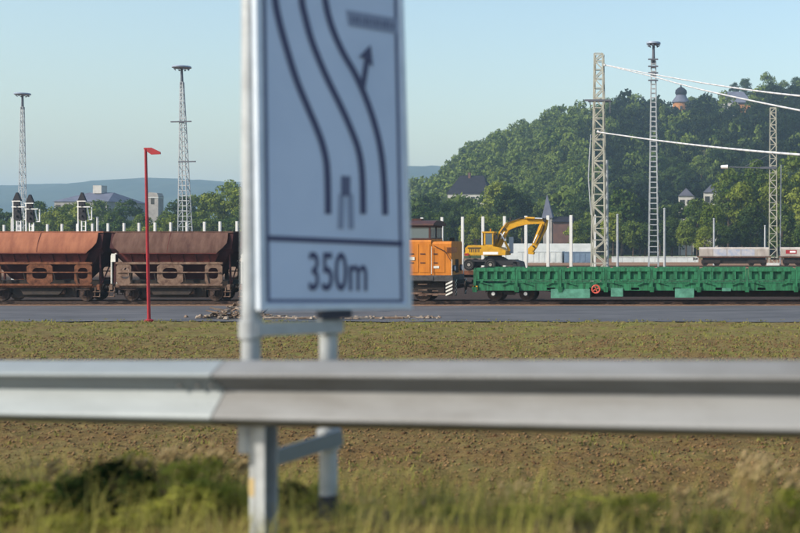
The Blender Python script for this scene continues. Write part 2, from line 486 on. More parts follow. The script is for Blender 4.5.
# asphalt loading road beside the tracks, its edges a little ragged
def make_road():
    xs = np.concatenate([np.linspace(-600, -70, 40), np.arange(-69, 40, 0.35), np.linspace(41, 500, 40)])
    n0 = 54.2 + 0.9 * vnoise(xs * 0.35, xs * 0) + 0.35 * vnoise(xs * 1.7, xs * 0 + 5)
    n1 = 67.3 + 0.4 * vnoise(xs * 0.3, xs * 0 + 8) + 0.3 * vnoise(xs * 1.5, xs * 0 + 2)
    rows = []
    for k in range(6):
        f = k / 5
        rows.append(np.stack([xs, n0 * (1 - f) + n1 * f, np.full_like(xs, 0.075 if 0 < k < 5 else 0.02)], -1))
    V = np.concatenate(rows)
    n = len(xs)
    F = np.concatenate([np.stack([np.arange(n - 1) + r * n, np.arange(1, n) + r * n, np.arange(1, n) + (r + 1) * n, np.arange(n - 1) + (r + 1) * n], -1) for r in range(5)])
    return np_mesh('road', V, F, False)
M['asphalt'] = mat('pale worn asphalt', (0.055, 0.058, 0.067), 0.9, 0, (0.100, 0.102, 0.112), 0.7, 0.3, 30, stretch=(0.35, 1, 1), detail=10)
tag(link('road', make_road(), M['asphalt']), kind='structure')
# carriageway the photograph is taken from
mb = MB()
a0 = GA - GT * 200; b0 = GA + GT * 200
def road_pt(t, s):
    p = GA + GT * t + GN * s
    return (p.x, p.y, 2.47 + 0.033 * max(-29, min(46, t)) + 0.112)
for t0, t1 in ((-29, 0), (0, 20), (20, 46)):
    mb.add([road_pt(t0, 0.9), road_pt(t1, 0.9), road_pt(t1, 9), road_pt(t0, 9)], [(0, 1, 2, 3)])
tag(mb.build('carriageway', M['asphalt']), kind='structure')

# ------------------------------------------------------------------ hills
SKY_X = [340, 380, 415, 436, 447, 452, 466, 494, 514, 534, 551, 568, 590, 606, 621, 651, 671, 700, 732, 760, 800, 860, 950]
SKY_Y = [236, 210, 193, 182, 172, 164, 150, 141, 135, 131, 120, 117, 116, 108, 105, 104, 112, 106, 100, 96, 94, 100, 120]
RIDGE_D = 620.0
RX = np.array([PX(x, RIDGE_D) for x in SKY_X])
RH = np.array([max(0.0, PZ(y, RIDGE_D) - 11.0) for y in SKY_Y])
def hill_height(X, Y):
    X = np.asarray(X, dtype=float); Y = np.asarray(Y, dtype=float)
    h = np.interp(X * RIDGE_D / np.minimum(Y, RIDGE_D), RX, RH)
    f = np.clip((Y - 285) / (RIDGE_D - 285), 0, 1)
    f = f * f * (3 - 2 * f)
    g = np.clip((1150 - Y) / (1150 - RIDGE_D), 0, 1)
    return h * f * np.where(Y > RIDGE_D, g * g * (3 - 2 * g), 1) + 4 * vnoise(X * 0.02, Y * 0.02) * f * np.clip(h / 20, 0, 1)
xs = np.linspace(PX(340, RIDGE_D), PX(1000, RIDGE_D), 110); ys = np.linspace(280, 1150, 90)
X, Y = np.meshgrid(xs, ys)
V = np.stack([X, Y, hill_height(X, Y) - 0.25], -1).reshape(-1, 3)
i = np.arange(len(ys) - 1)[:, None] * len(xs) + np.arange(len(xs) - 1)[None, :]
F = np.stack([i, i + 1, i + len(xs) + 1, i + len(xs)], -1).reshape(-1, 4)
M['forest_floor'] = mat('forest floor', (0.03, 0.035, 0.014), 0.95, 0, (0.06, 0.06, 0.025), 0.1)
tag(link('wooded_hill_terrain', np_mesh('wooded_hill_terrain', V, F, True), M['forest_floor']), kind='structure')

FX = [-300, 0, 25, 60, 100, 130, 160, 200, 245, 300, 360, 405, 440, 480, 560, 700, 1100]
FY = [196, 191, 186, 184, 184, 179, 178, 180, 183, 181, 172, 167, 166, 172, 180, 190, 200]
FD = 2300.0
xs = np.linspace(PX(-300, FD), PX(1100, FD), 300); ys = np.linspace(1500, 3300, 40)
X, Y = np.meshgrid(xs, ys)
h = np.interp(X, [PX(x, FD) for x in FX], [PZ(y, FD) for y in FY])
f = np.clip((Y - 1500) / (FD - 1500), 0, 1); g = np.clip((3300 - Y) / (3300 - FD), 0, 1)
Z = h * np.where(Y < FD, f * f * (3 - 2 * f), g * g * (3 - 2 * g)) + 5 * vnoise(X * 0.07, Y * 0.07) * f + 4 * vnoise(X * 0.02, Y * 0.02) * f
V = np.stack([X, Y, Z - 1.0], -1).reshape(-1, 3)
i = np.arange(len(ys) - 1)[:, None] * len(xs) + np.arange(len(xs) - 1)[None, :]
F = np.stack([i, i + 1, i + len(xs) + 1, i + len(xs)], -1).reshape(-1, 4)
M['far_wood'] = mat('distant woodland', (0.012, 0.026, 0.016), 0.95, 0, (0.034, 0.05, 0.026), 0.012, detail=6, spec=0.05)
tag(link('distant_hill', np_mesh('distant_hill', V, F, True), M['far_wood']), kind='structure')

# ------------------------------------------------------------------ railway tracks
RT = 0.20                                              # rail top above the yard ground
def track(yc, x0, x1):
    t = empty('railway_track', (0, yc, 0))
    tag(t, kind='structure')
    for sgn in (-1, 1):
        prof = [(-0.07, 0.03), (0.07, 0.03), (0.07, 0.045), (0.015, 0.06), (0.015, 0.155), (0.036, 0.165), (0.036, RT), (-0.036, RT), (-0.036, 0.165), (-0.015, 0.155), (-0.015, 0.06), (-0.07, 0.045)]
        MB().prism([(p[0] + sgn * 0.755, p[1]) for p in prof], 'x', x0, x1).build('rail', M['wheel'], t)
    m = MB()
    x = x0
    while x < x1:
        m.box(x, x + 0.26, -1.15, 1.15, -0.05, 0.03); x += 0.62
    tag(m.build('sleepers', M['wheel'], t), kind='stuff')
    return t
track(70.0, -75, 30)
track(100.0, -75, 40)
track(165.0, -60, 45)

def add_wheel(parent, x, yside, r, mt):
    """flanged wheel; yside -1 faces the camera"""
    y = 0.75 * yside
    w = MB().lathe_y((x, y, r), [(0.10, -0.075 * 1), (r * 0.82, -0.05), (r * 0.88, -0.068), (r, -0.068), (r, 0.05), (r + 0.03, 0.055), (r + 0.03, 0.085), (0.1, 0.09)] if yside < 0 else [(0.1, -0.09), (r + 0.03, -0.085), (r + 0.03, -0.055), (r, -0.05), (r, 0.068), (r * 0.88, 0.068), (r * 0.82, 0.05), (0.10, 0.075)], 24)
    return w.build('wheel', mt, parent, 'auto')

def axle_gear(parent, x, r, mt):
    """axle box, leaf spring and horn guides in front of a wheel (camera side and far side)"""
    for sd in (-1, 1):
        y = 1.02 * sd
        m = MB()
        m.box(x - 0.14, x + 0.14, min(y, y + 0.2 * sd), max(y, y + 0.2 * sd), r - 0.15, r + 0.17)
        m.lathe_y((x, y + 0.22 * sd, r), [(0.11, -0.03), (0.11, 0.03)], 12)
        ab = m.build('axle_box', mt, parent)
        sp = MB()
        for k in range(5):
            L = 0.62 - 0.1 * k
            z = r + 0.21 + 0.03 * k
            sp.bar((x - L, y + 0.1 * sd, z + 0.10 * (L / 0.62) ** 2), (x, y + 0.1 * sd, z), 0.09, 0.025)
            sp.bar((x, y + 0.1 * sd, z), (x + L, y + 0.1 * sd, z + 0.10 * (L / 0.62) ** 2), 0.09, 0.025)
        sp.build('leaf_spring', mt, parent)
        h = MB()
        for q in (-1, 1):
            h.bar((x + q * 0.2, y, r - 0.22), (x + q * 0.27, y, r + 0.55), 0.05, 0.03)
        h.bar((x - 0.2, y, r - 0.22), (x + 0.2, y, r - 0.22), 0.05, 0.03)
        h.build('horn_guide', mt, parent)

def buffers(parent, xe, sgn, z, mt):
    for yb in (-0.875, 0.875):
        m = MB()
        m.tube((xe, yb, z), (xe + sgn * 0.3, yb, z), 0.13, 0.10, 14)
        m.tube((xe + sgn * 0.3, yb, z), (xe + sgn * 0.52, yb, z), 0.07, 0.07, 12)
        m.tube((xe + sgn * 0.52, yb, z), (xe + sgn * 0.58, yb, z), 0.22, 0.24, 18)
        m.build('buffer', mt, parent)
    m = MB()
    m.bar((xe, 0, z), (xe + sgn * 0.3, 0, z), 0.08, 0.1)
    m.bar((xe + sgn * 0.3, 0, z), (xe + sgn * 0.36, 0, z - 0.4), 0.05, 0.06)
    m.build('screw_coupling', mt, parent)

# ------------------------------------------------------------------ hopper wagons
def hopper_wagon(xc, flap, frame, label, seed):
    rnd = random.Random(seed)
    t = empty('hopper_wagon', (xc, 70.0, RT))
    tag(t, label, 'wagon', 'hopper wagons coupled in a train')
    HL = 3.45
    for sd in (-1, 1):
        # swinging side flap: a bulging plate, wider in the middle than at the lip
        prof = [(-0.96, 4.28, HL), (-1.06, 4.20, HL + 0.06), (-1.20, 3.92, HL + 0.10), (-1.33, 3.62, HL + 0.10), (-1.42, 3.34, HL - 0.10), (-1.47, 3.05, HL - 0.42), (-1.45, 2.98, HL - 0.44)]
        m = MB()
        nx = 14
        for (off) in (0.0, 0.035):
            for (y, z, hx) in prof:
                for k in range(nx + 1):
                    x = -hx + 2 * hx * k / nx
                    dent = 0.012 * math.sin(k * 2.3 + seed) + 0.008 * math.sin(k * 5.1 + z * 3)
                    m.v.append((x, sd * (-(y) - off + dent) * 1.0 if sd > 0 else (y + off - dent), z))
        R = len(prof); st = nx + 1
        for layer in (0, 1):
            b = layer * R * st
            for r in range(R - 1):
                for k in range(nx):
                    m.f.append((b + r * st + k, b + r * st + k + 1, b + (r + 1) * st + k + 1, b + (r + 1) * st + k))
        o = MB()
        o = m.build('side_flap', M[flap], t, True)
        rim = MB()
        lip = prof[-1]
        yy = sd * 1.46
        rim.box(-lip[2], lip[2], min(yy, yy + 0.04 * sd), max(yy, yy + 0.04 * sd), 2.94, 3.0)
        rim.build('flap_lip', M['maroon'], o)
        seam = MB()
        for xs_ in (-0.05,):
            for a, b_ in zip(prof[:-2], prof[1:-1]):
                seam.bar((xs_, sd * (-a[0] + 0.004) , a[1]), (xs_, sd * (-b_[0] + 0.004), b_[1]), 0.035, 0.012, (0, -1, 0.3))
        seam.build('weld_seam', M['maroon'], o)
        # lower trough skirt behind the flap
        sk = MB()
        ya, yb = sd * 1.30, sd * 1.12
        sk.hull2([(-HL + 0.35, ya, 3.02), (HL - 0.35, ya, 3.02), (HL - 0.35, ya - 0.05 * sd, 3.02), (-HL + 0.35, ya - 0.05 * sd, 3.02)],
                 [(-HL + 0.75, yb, 2.42), (HL - 0.75, yb, 2.42), (HL - 0.75, yb - 0.05 * sd, 2.42), (-HL + 0.75, yb - 0.05 * sd, 2.42)])
        sk.build('trough_skirt', M['maroon'], t)
        for k in range(7):
            x = -2.4 + k * 0.8
            MB().hull2([(x - 0.03, ya, 3.0), (x + 0.03, ya, 3.0), (x + 0.03, ya + 0.07 * sd, 3.0), (x - 0.03, ya + 0.07 * sd, 3.0)],
                     [(x - 0.03, yb, 2.43), (x + 0.03, yb, 2.43), (x + 0.03, yb + 0.05 * sd, 2.43), (x - 0.03, yb + 0.05 * sd, 2.43)]).build('skirt_rib', M['maroon'], t)
        # side frame: three pierced plates between two long rails, a pull rod running past the gaps
        fr = MB()
        y0, y1 = (-1.34, -1.28) if sd < 0 else (1.28, 1.34)
        fr.box(-3.3, 3.3, y0 - 0.02, y1 + 0.02, 2.30, 2.44)
        fr.box(-3.3, 3.3, y0 - 0.02, y1 + 0.02, 0.98, 1.10)
        fr.build('side_rail', M[frame], t)
        for (x0, x1, hx, rx) in ((-3.28, -2.35, -2.72, 0.26), (-0.75, 0.85, 0.05, 0.46), (2.2, 3.28, 2.72, 0.30)):
            MB().plate_hole(x0, x1, 1.10, 2.30, y0, y1, hx, 1.74, rx, 0.34, 24, 3.2).build('pierced_plate', M[frame], t)
        rod = MB()
        rod.tube((-3.2, sd * 1.40, 1.80), (3.2, sd * 1.40, 1.80), 0.035, n=8)
        rod.build('pull_rod', M[frame], t)
        for x in (-2.45, -0.9, 0.95, 2.35):
            MB().bar((x, sd * 1.40, 1.80), (x + 0.12, sd * 1.37, 1.15), 0.05, 0.03).build('lever', M['under'], t)
        sb = MB()
        sb.box(-3.75, 3.75, min(sd * 1.05, sd * 1.17), max(sd * 1.05, sd * 1.17), 0.86, 0.97)
        sb.build('solebar', M[frame], t)
        for x in (-3.05, 3.02):
            st_ = MB()
            for z in (0.28, 0.58):
                st_.box(x + (0.35 if x > 0 else -0.75), x + (0.75 if x > 0 else -0.35), min(sd * 1.2, sd * 1.36), max(sd * 1.2, sd * 1.36), z, z + 0.04)
            st_.bar((x + (0.4 if x > 0 else -0.4), sd * 1.25, 0.28), (x + (0.4 if x > 0 else -0.4), sd * 1.2, 0.9), 0.04)
            st_.bar((x + (0.7 if x > 0 else -0.7), sd * 1.25, 0.28), (x + (0.7 if x > 0 else -0.7), sd * 1.2, 0.9), 0.04)
            st_.build('step', M['frame_pale'], t)
    # hopper trough with sloping ends that overhang the headstocks
    tr = MB()
    prof_t = [(-0.95, 4.24), (0.95, 4.24), (1.22, 3.0), (0.25, 1.35), (-0.25, 1.35), (-1.22, 3.0)]
    secs = [(-3.78, [(-0.93, 4.26), (0.93, 4.26), (1.15, 3.3), (0.9, 3.05), (-0.9, 3.05), (-1.15, 3.3)]), (-2.35, prof_t), (2.35, prof_t), (3.78, [(-0.93, 4.26), (0.93, 4.26), (1.15, 3.3), (0.9, 3.05), (-0.9, 3.05), (-1.15, 3.3)])]
    for (xa, pa), (xb, pb) in zip(secs[:-1], secs[1:]):
        tr.hull2([(xa, p[0], p[1]) for p in pa], [(xb, p[0], p[1]) for p in pb])
    tr.build('trough', M['rust3'], t)
    tb = MB()
    for sd in (-1, 1):
        tb.box(-3.8, 3.8, min(sd * 0.9, sd * 1.0), max(sd * 0.9, sd * 1.0), 4.26, 4.34)
    for sd in (-1, 1):
        tb.box(min(sd * 3.72, sd * 3.8), max(sd * 3.72, sd * 3.8), -0.9, 0.9, 4.26, 4.34)
    tb.build('top_rim', M[flap], t)
    load = MB()
    n = 16
    for a in range(n + 1):
        for c in range(7):
            x = -3.7 + 7.4 * a / n; y = -0.88 + 1.76 * c / 6
            load.v.append((x, y, 4.18 + 0.1 * rnd.random()))
    for a in range(n):
        for c in range(6):
            load.f.append((a * 7 + c, (a + 1) * 7 + c, (a + 1) * 7 + c + 1, a * 7 + c + 1))
    load.build('load', M['rubble'], t)
    for sg in (-1, 1):
        for y in (-0.9, 0.9):
            MB().bar((sg * 3.6, y, 0.95), (sg * 3.55, y, 3.1), 0.1).build('end_stanchion', M['rust3'], t)
        MB().bar((sg * 3.6, -0.9, 0.95), (sg * 3.4, 0.9, 2.9), 0.06).build('end_brace', M['rust3'], t)
    for sg in (-1, 1):
        hs = MB(); hs.box(min(sg * 3.55, sg * 3.72), max(sg * 3.55, sg * 3.72), -1.28, 1.28, 0.72, 1.05)
        hs.build('headstock', M[frame], t)
        buffers(t, sg * 3.7, sg, 0.86, M['under'])
    # brake platform with white handrail at one end
    bp = MB()
    bp.box(-3.7, -3.25, -1.25, 1.25, 1.06, 1.10)
    bp.build('brake_platform', M['under'], t)
    hr = MB()
    hr.path([(-3.62, -1.22, 1.1), (-3.62, -1.22, 2.85), (-3.3, -1.22, 2.95)], 0.05, 8)
    hr.path([(-3.3, -1.22, 1.1), (-3.3, -1.22, 2.0)], 0.03, 8)
    hr.build('handrail', M['white_paint'], t)
    hp = MB(); hp.box(-3.6, -3.35, -1.30, -1.27, 2.45, 2.95); hp.build('white_plate', M['white_paint'], t)
    wb = MB(); wb.box(-3.1, -2.55, -1.365, -1.345, 1.55, 1.95); wb.build('number_plate', M['white_paint'] if seed % 2 == 0 else M[frame], t)
    tank = MB(); tank.tube((0.3, -0.75, 0.62), (1.3, -0.75, 0.62), 0.2, 0.2, 14); tank.build('brake_cylinder', M['frame_pale'], t)
    ch = MB()
    ch.hull2([(-1.5, -0.95, 0.95), (1.5, -0.95, 0.95), (1.5, -0.5, 0.95), (-1.5, -0.5, 0.95)], [(-1.1, -1.12, 0.42), (1.1, -1.12, 0.42), (1.1, -1.0, 0.42), (-1.1, -1.0, 0.42)])
    ch.build('discharge_chute', M['under'], t)
    core = MB(); core.box(-2.0, 2.0, -0.75, 0.75, 0.22, 1.3); core.box(-3.5, 3.5, -0.5, 0.5, 0.5, 1.29); core.build('underframe', M['under'], t)
    for x in (-2.62, 2.62):
        for ys_ in (-1, 1):
            add_wheel(t, x, ys_, 0.47, M['wheel'])
        MB().tube((x, -0.75, 0.47), (x, 0.75, 0.47), 0.08, n=10).build('axle', M['under'], t)
        axle_gear(t, x, 0.47, M['wheel'])
    return t

# right-hand flap ends in the photograph: 98 and 228 (top rim)
SCL = FPX / 68.95
def wx(px): return (px - XP) / FPX * 69.0
W2 = wx(172) ; PITCH = 8.06
hopper_wagon(W2 - PITCH, 'rust', 'frame_rust', 'rust red hopper wagon at the left edge of the picture', 2)
hopper_wagon(W2, 'rust2', 'frame_pale', 'faded brown hopper wagon behind the red pole', 3)
hopper_wagon(W2 + PITCH, 'rust3', 'frame_rust', 'dark maroon hopper wagon mostly hidden behind the road sign', 5)

# ------------------------------------------------------------------ orange shunting locomotive
def locomotive():
    xr = wx(452) + 0.15                                  # buffer beam at the right end
    L = 9.4
    xc = xr - L / 2
    t = empty('shunting_locomotive', (xc, 70.0, RT))
    tag(t, 'orange diesel shunting locomotive with dark cab roof, partly behind the road sign', 'locomotive')
    h = L / 2
    W = 1.30
    # frame
    MB().box(-h, h, -W - 0.08, W + 0.08, 1.25, 1.62).build('frame', M['loco_grey'], t)
    MB().box(-h + 0.6, h - 0.6, -W + 0.25, W - 0.25, 0.5, 1.3).build('underframe', M['under'], t)
    # cab place
    cx1 = wx(432.5) - xc; cx0 = cx1 - 2.9
    hz = 3.72
    def rounded(x0, x1, zt, w):
        r = 0.16
        pr = [(-w, 1.62), (w, 1.62), (w, zt - r), (w - 0.05, zt - 0.05), (w - r, zt), (-w + r, zt), (-w + 0.05, zt - 0.05), (-w, zt - r)]
        return MB().prism(pr, 'x', x0, x1)
    hood = rounded(cx1, h - 0.12, hz, W - 0.02).build('engine_hood', M['orange'], t)
    hood2 = rounded(-h + 0.12, cx0, hz, W - 0.02).build('engine_hood', M['orange'], t)
    cab = rounded(cx0, cx1, 3.86, W + 0.02).build('cab', M['orange'], t)
    # cab upper with windows
    up = MB()
    for x in (cx0 + 0.05, cx0 + 1.4, cx1 - 0.16):
        for y in (-W + 0.02, W - 0.12):
            up.box(x, x + 0.12, y, y + 0.1, 3.86, 4.66)
    up.box(cx0 + 0.03, cx1 - 0.02, -W, W, 4.58, 4.70)
    up.box(cx0 + 0.03, cx1 - 0.02, -W, W, 3.82, 3.92)
    up.build('cab_pillars', M['loco_red'], t)
    for (a, b_) in ((cx0 + 0.17, cx0 + 1.4), (cx0 + 1.52, cx1 - 0.16)):
        for y in (-W + 0.05, W - 0.08):
            MB().box(a, b_, y, y + 0.03, 3.92, 4.58).build('cab_window', M['glass'], t)
    for x in (cx0 + 0.07, cx1 - 0.08):
        for (ya, yb) in ((-W + 0.14, -0.08), (0.08, W - 0.14)):
            MB().box(x, x + 0.02, ya, yb, 3.92, 4.58).build('cab_window', M['glass'], t)
        MB().box(x - 0.02, x + 0.05, -0.08, 0.08, 3.9, 4.6).build('window_post', M['loco_red'], t)
    rp = [(-W - 0.12, 4.70), (W + 0.12, 4.70), (W + 0.1, 4.80), (0.8, 4.98), (0, 5.03), (-0.8, 4.98), (-W - 0.1, 4.80)]
    MB().prism(rp, 'x', cx0 - 0.18, cx1 + 0.18).build('cab_roof', M['loco_red'], t)
    # hood doors with hinges, louvres
    for (a, b_) in ((cx1 + 0.1, cx1 + 0.85), (cx1 + 0.9, cx1 + 1.65)):
        if b_ < h - 0.15:
            d = MB().box(a, b_, -W - 0.005, -W + 0.02, 1.8, 3.4).build('hood_door', M['orange'], t)
            for z in (2.35, 2.9):
                MB().box(a + 0.05, a + 0.3, -W - 0.03, -W - 0.006, z, z + 0.07).build('hinge', M['loco_red'], d)
    for k in range(4):
        a = cx0 + 0.1 + k * 0.7
        d = MB().box(a, a + 0.62, -W - 0.045, -W - 0.021, 1.8, 3.55).build('side_door', M['orange'], t)
        for z in (2.35, 2.9):
            MB().box(a + 0.05, a + 0.35, -W - 0.065, -W - 0.046, z, z + 0.07).build('hinge', M['loco_red'], d)
    for k in range(5):
        a = -h + 0.3 + k * 0.78
        if a + 0.7 < cx0:
            d = MB().box(a, a + 0.7, -W - 0.005, -W + 0.02, 1.8, 3.4).build('hood_door', M['orange'], t)
            for q in range(6):
                MB().box(a + 0.1, a + 0.6, -W - 0.025, -W - 0.006, 2.3 + q * 0.13, 2.36 + q * 0.13).build('louvre', M['loco_red'], d)
    rail_ = MB()
    rail_.path([(cx1 + 0.2, -W - 0.12, 3.45), (cx1 + 0.9, -W - 0.12, 3.1), (h - 0.1, -W - 0.12, 2.5)], 0.022, 8)
    rail_.build('handrail', M['loco_red'], t)
    # end faces: radiator grille, lamps
    for sg in (-1, 1):
        x = sg * (h - 0.12)
        g = MB()
        g.box(min(x, x + 0.02 * sg), max(x, x + 0.02 * sg), -0.35, 0.35, 1.75, 2.6)
        for q in range(6):
            g.box(min(x, x + 0.05 * sg), max(x, x + 0.05 * sg), -0.33, 0.33, 1.8 + q * 0.13, 1.84 + q * 0.13)
        g.build('radiator_grille', M['under'], t)
        for y in (-0.85, 0.85):
            lo = MB().tube((x, y, 2.05), (x + sg * 0.12, y, 2.05), 0.2, 0.2, 16).build('lamp', M['loco_grey'], t)
            MB().tube((x + sg * 0.12, y, 2.05), (x + sg * 0.13, y, 2.05), 0.16, 0.16, 16).build('lamp_lens', M['lamp_glass'], lo)
        MB().box(min(sg * h, sg * (h + 0.12)), max(sg * h, sg * (h + 0.12)), -W - 0.1, W + 0.1, 0.78, 1.3).build('buffer_beam', M['under'], t)
        for y in (-W - 0.06, W - 0.34):
            pl = MB().box(min(sg * (h + 0.12), sg * (h + 0.14)), max(sg * (h + 0.12), sg * (h + 0.14)), y, y + 0.42, 0.35, 1.28).build('warning_board', M['under'], t)
            sp = MB()
            xx = sg * (h + 0.145)
            for q in range(4):
                z = 0.37 + q * 0.23
                sp.add([(xx, y, z), (xx, y + 0.42, z + 0.22), (xx, y + 0.42, z + 0.33), (xx, y, z + 0.11)], [(0, 1, 2, 3)])
            sp.build('white_stripes', M['white_paint'], pl)
        # the same board on the side of the steps
        x0 = sg * (h - 0.42); x1 = sg * h
        pl = MB().box(min(x0, x1), max(x0, x1), -W - 0.14, -W - 0.1, 0.32, 1.24).build('warning_board', M['under'], t)
        sp = MB()
        for q in range(4):
            z = 0.34 + q * 0.22
            a, b_ = min(x0, x1), max(x0, x1)
            sp.add([(a, -W - 0.145, z), (b_, -W - 0.145, z + 0.2), (b_, -W - 0.145, z + 0.31), (a, -W - 0.145, z + 0.11)], [(0, 1, 2, 3)])
        sp.build('white_stripes', M['white_paint'], pl)
        buffers(t, sg * (h + 0.12), sg, 1.05, M['under'])
    MB().box(cx0 + 0.9, cx0 + 1.9, -W - 0.085, -W - 0.066, 2.55, 2.75).build('number_plate', M['white_paint'], t)
    MB().box(cx1 + 0.15, cx1 + 0.5, -W - 0.03, -W - 0.006, 2.05, 2.2).build('data_plate', M['white_paint'], t)
    for k in range(7):
        MB().box(cx1 + 0.95, cx1 + 1.6, -W - 0.022, -W - 0.006, 3.02 + k * 0.05, 3.045 + k * 0.05).build('louvre', M['loco_red'], t)
    for y_ in (-W - 0.1, W + 0.1):
        MB().path([(h - 0.05, y_, 1.62), (h - 0.05, y_, 2.6)], 0.025, 6).build('grab_rail', M['white_paint'], t)
        MB().path([(cx1 + 0.06, y_, 1.7), (cx1 + 0.06, y_, 3.4)], 0.022, 6).build('grab_rail', M['white_paint'], t)
    MB().tube((cx0 + 0.6, -0.5, 5.0), (cx0 + 1.0, -0.5, 5.02), 0.09, 0.13, 10).build('horn', M['under'], t)
    MB().box(cx0 + 1.4, cx0 + 2.0, -0.3, 0.3, 5.0, 5.14).build('roof_vent', M['loco_red'], t)
    for dx in (-0.45, 0.45):
        MB().box(h - 0.35 + dx * 0.0 - 0.9, h - 0.2 - 0.9 + 0.2, -W - 0.16, -W - 0.02, 0.5 + dx * 0.3, 0.55 + dx * 0.3).build('step', M['frame_pale'], t)
    MB().tube((cx1 + 0.9, 0.2, hz), (cx1 + 0.9, 0.2, hz + 0.22), 0.16, 0.14, 14).build('exhaust', M['under'], t)
    for x in (-3.0, -1.1, 0.8, 2.7):
        for ys_ in (-1, 1):
            add_wheel(t, x, ys_, 0.55, M['wheel'])
    MB().bar((-3.0, -1.05, 0.5), (2.7, -1.05, 0.5), 0.06, 0.12).build('coupling_rod', M['frame_pale'], t)
    st_ = MB()
    for q in range(3):
        st_.box(cx1 - 0.75, cx1 - 0.2, -W - 0.2, -W - 0.05, 0.35 + q * 0.35, 0.39 + q * 0.35)
    st_.build('cab_step', M['frame_pale'], t)
    # light brake shoe frame seen low at the right end
    MB().box(h - 2.1, h - 0.2, -W - 0.1, -W - 0.05, 0.42, 0.5).build('rail_guard', M['frame_pale'], t)
    MB().box(cx0 - 0.2, cx1 + 0.15, -W - 0.12, -W - 0.08, 1.3, 1.58).build('running_board', M['loco_grey'], t)
    return t
locomotive()

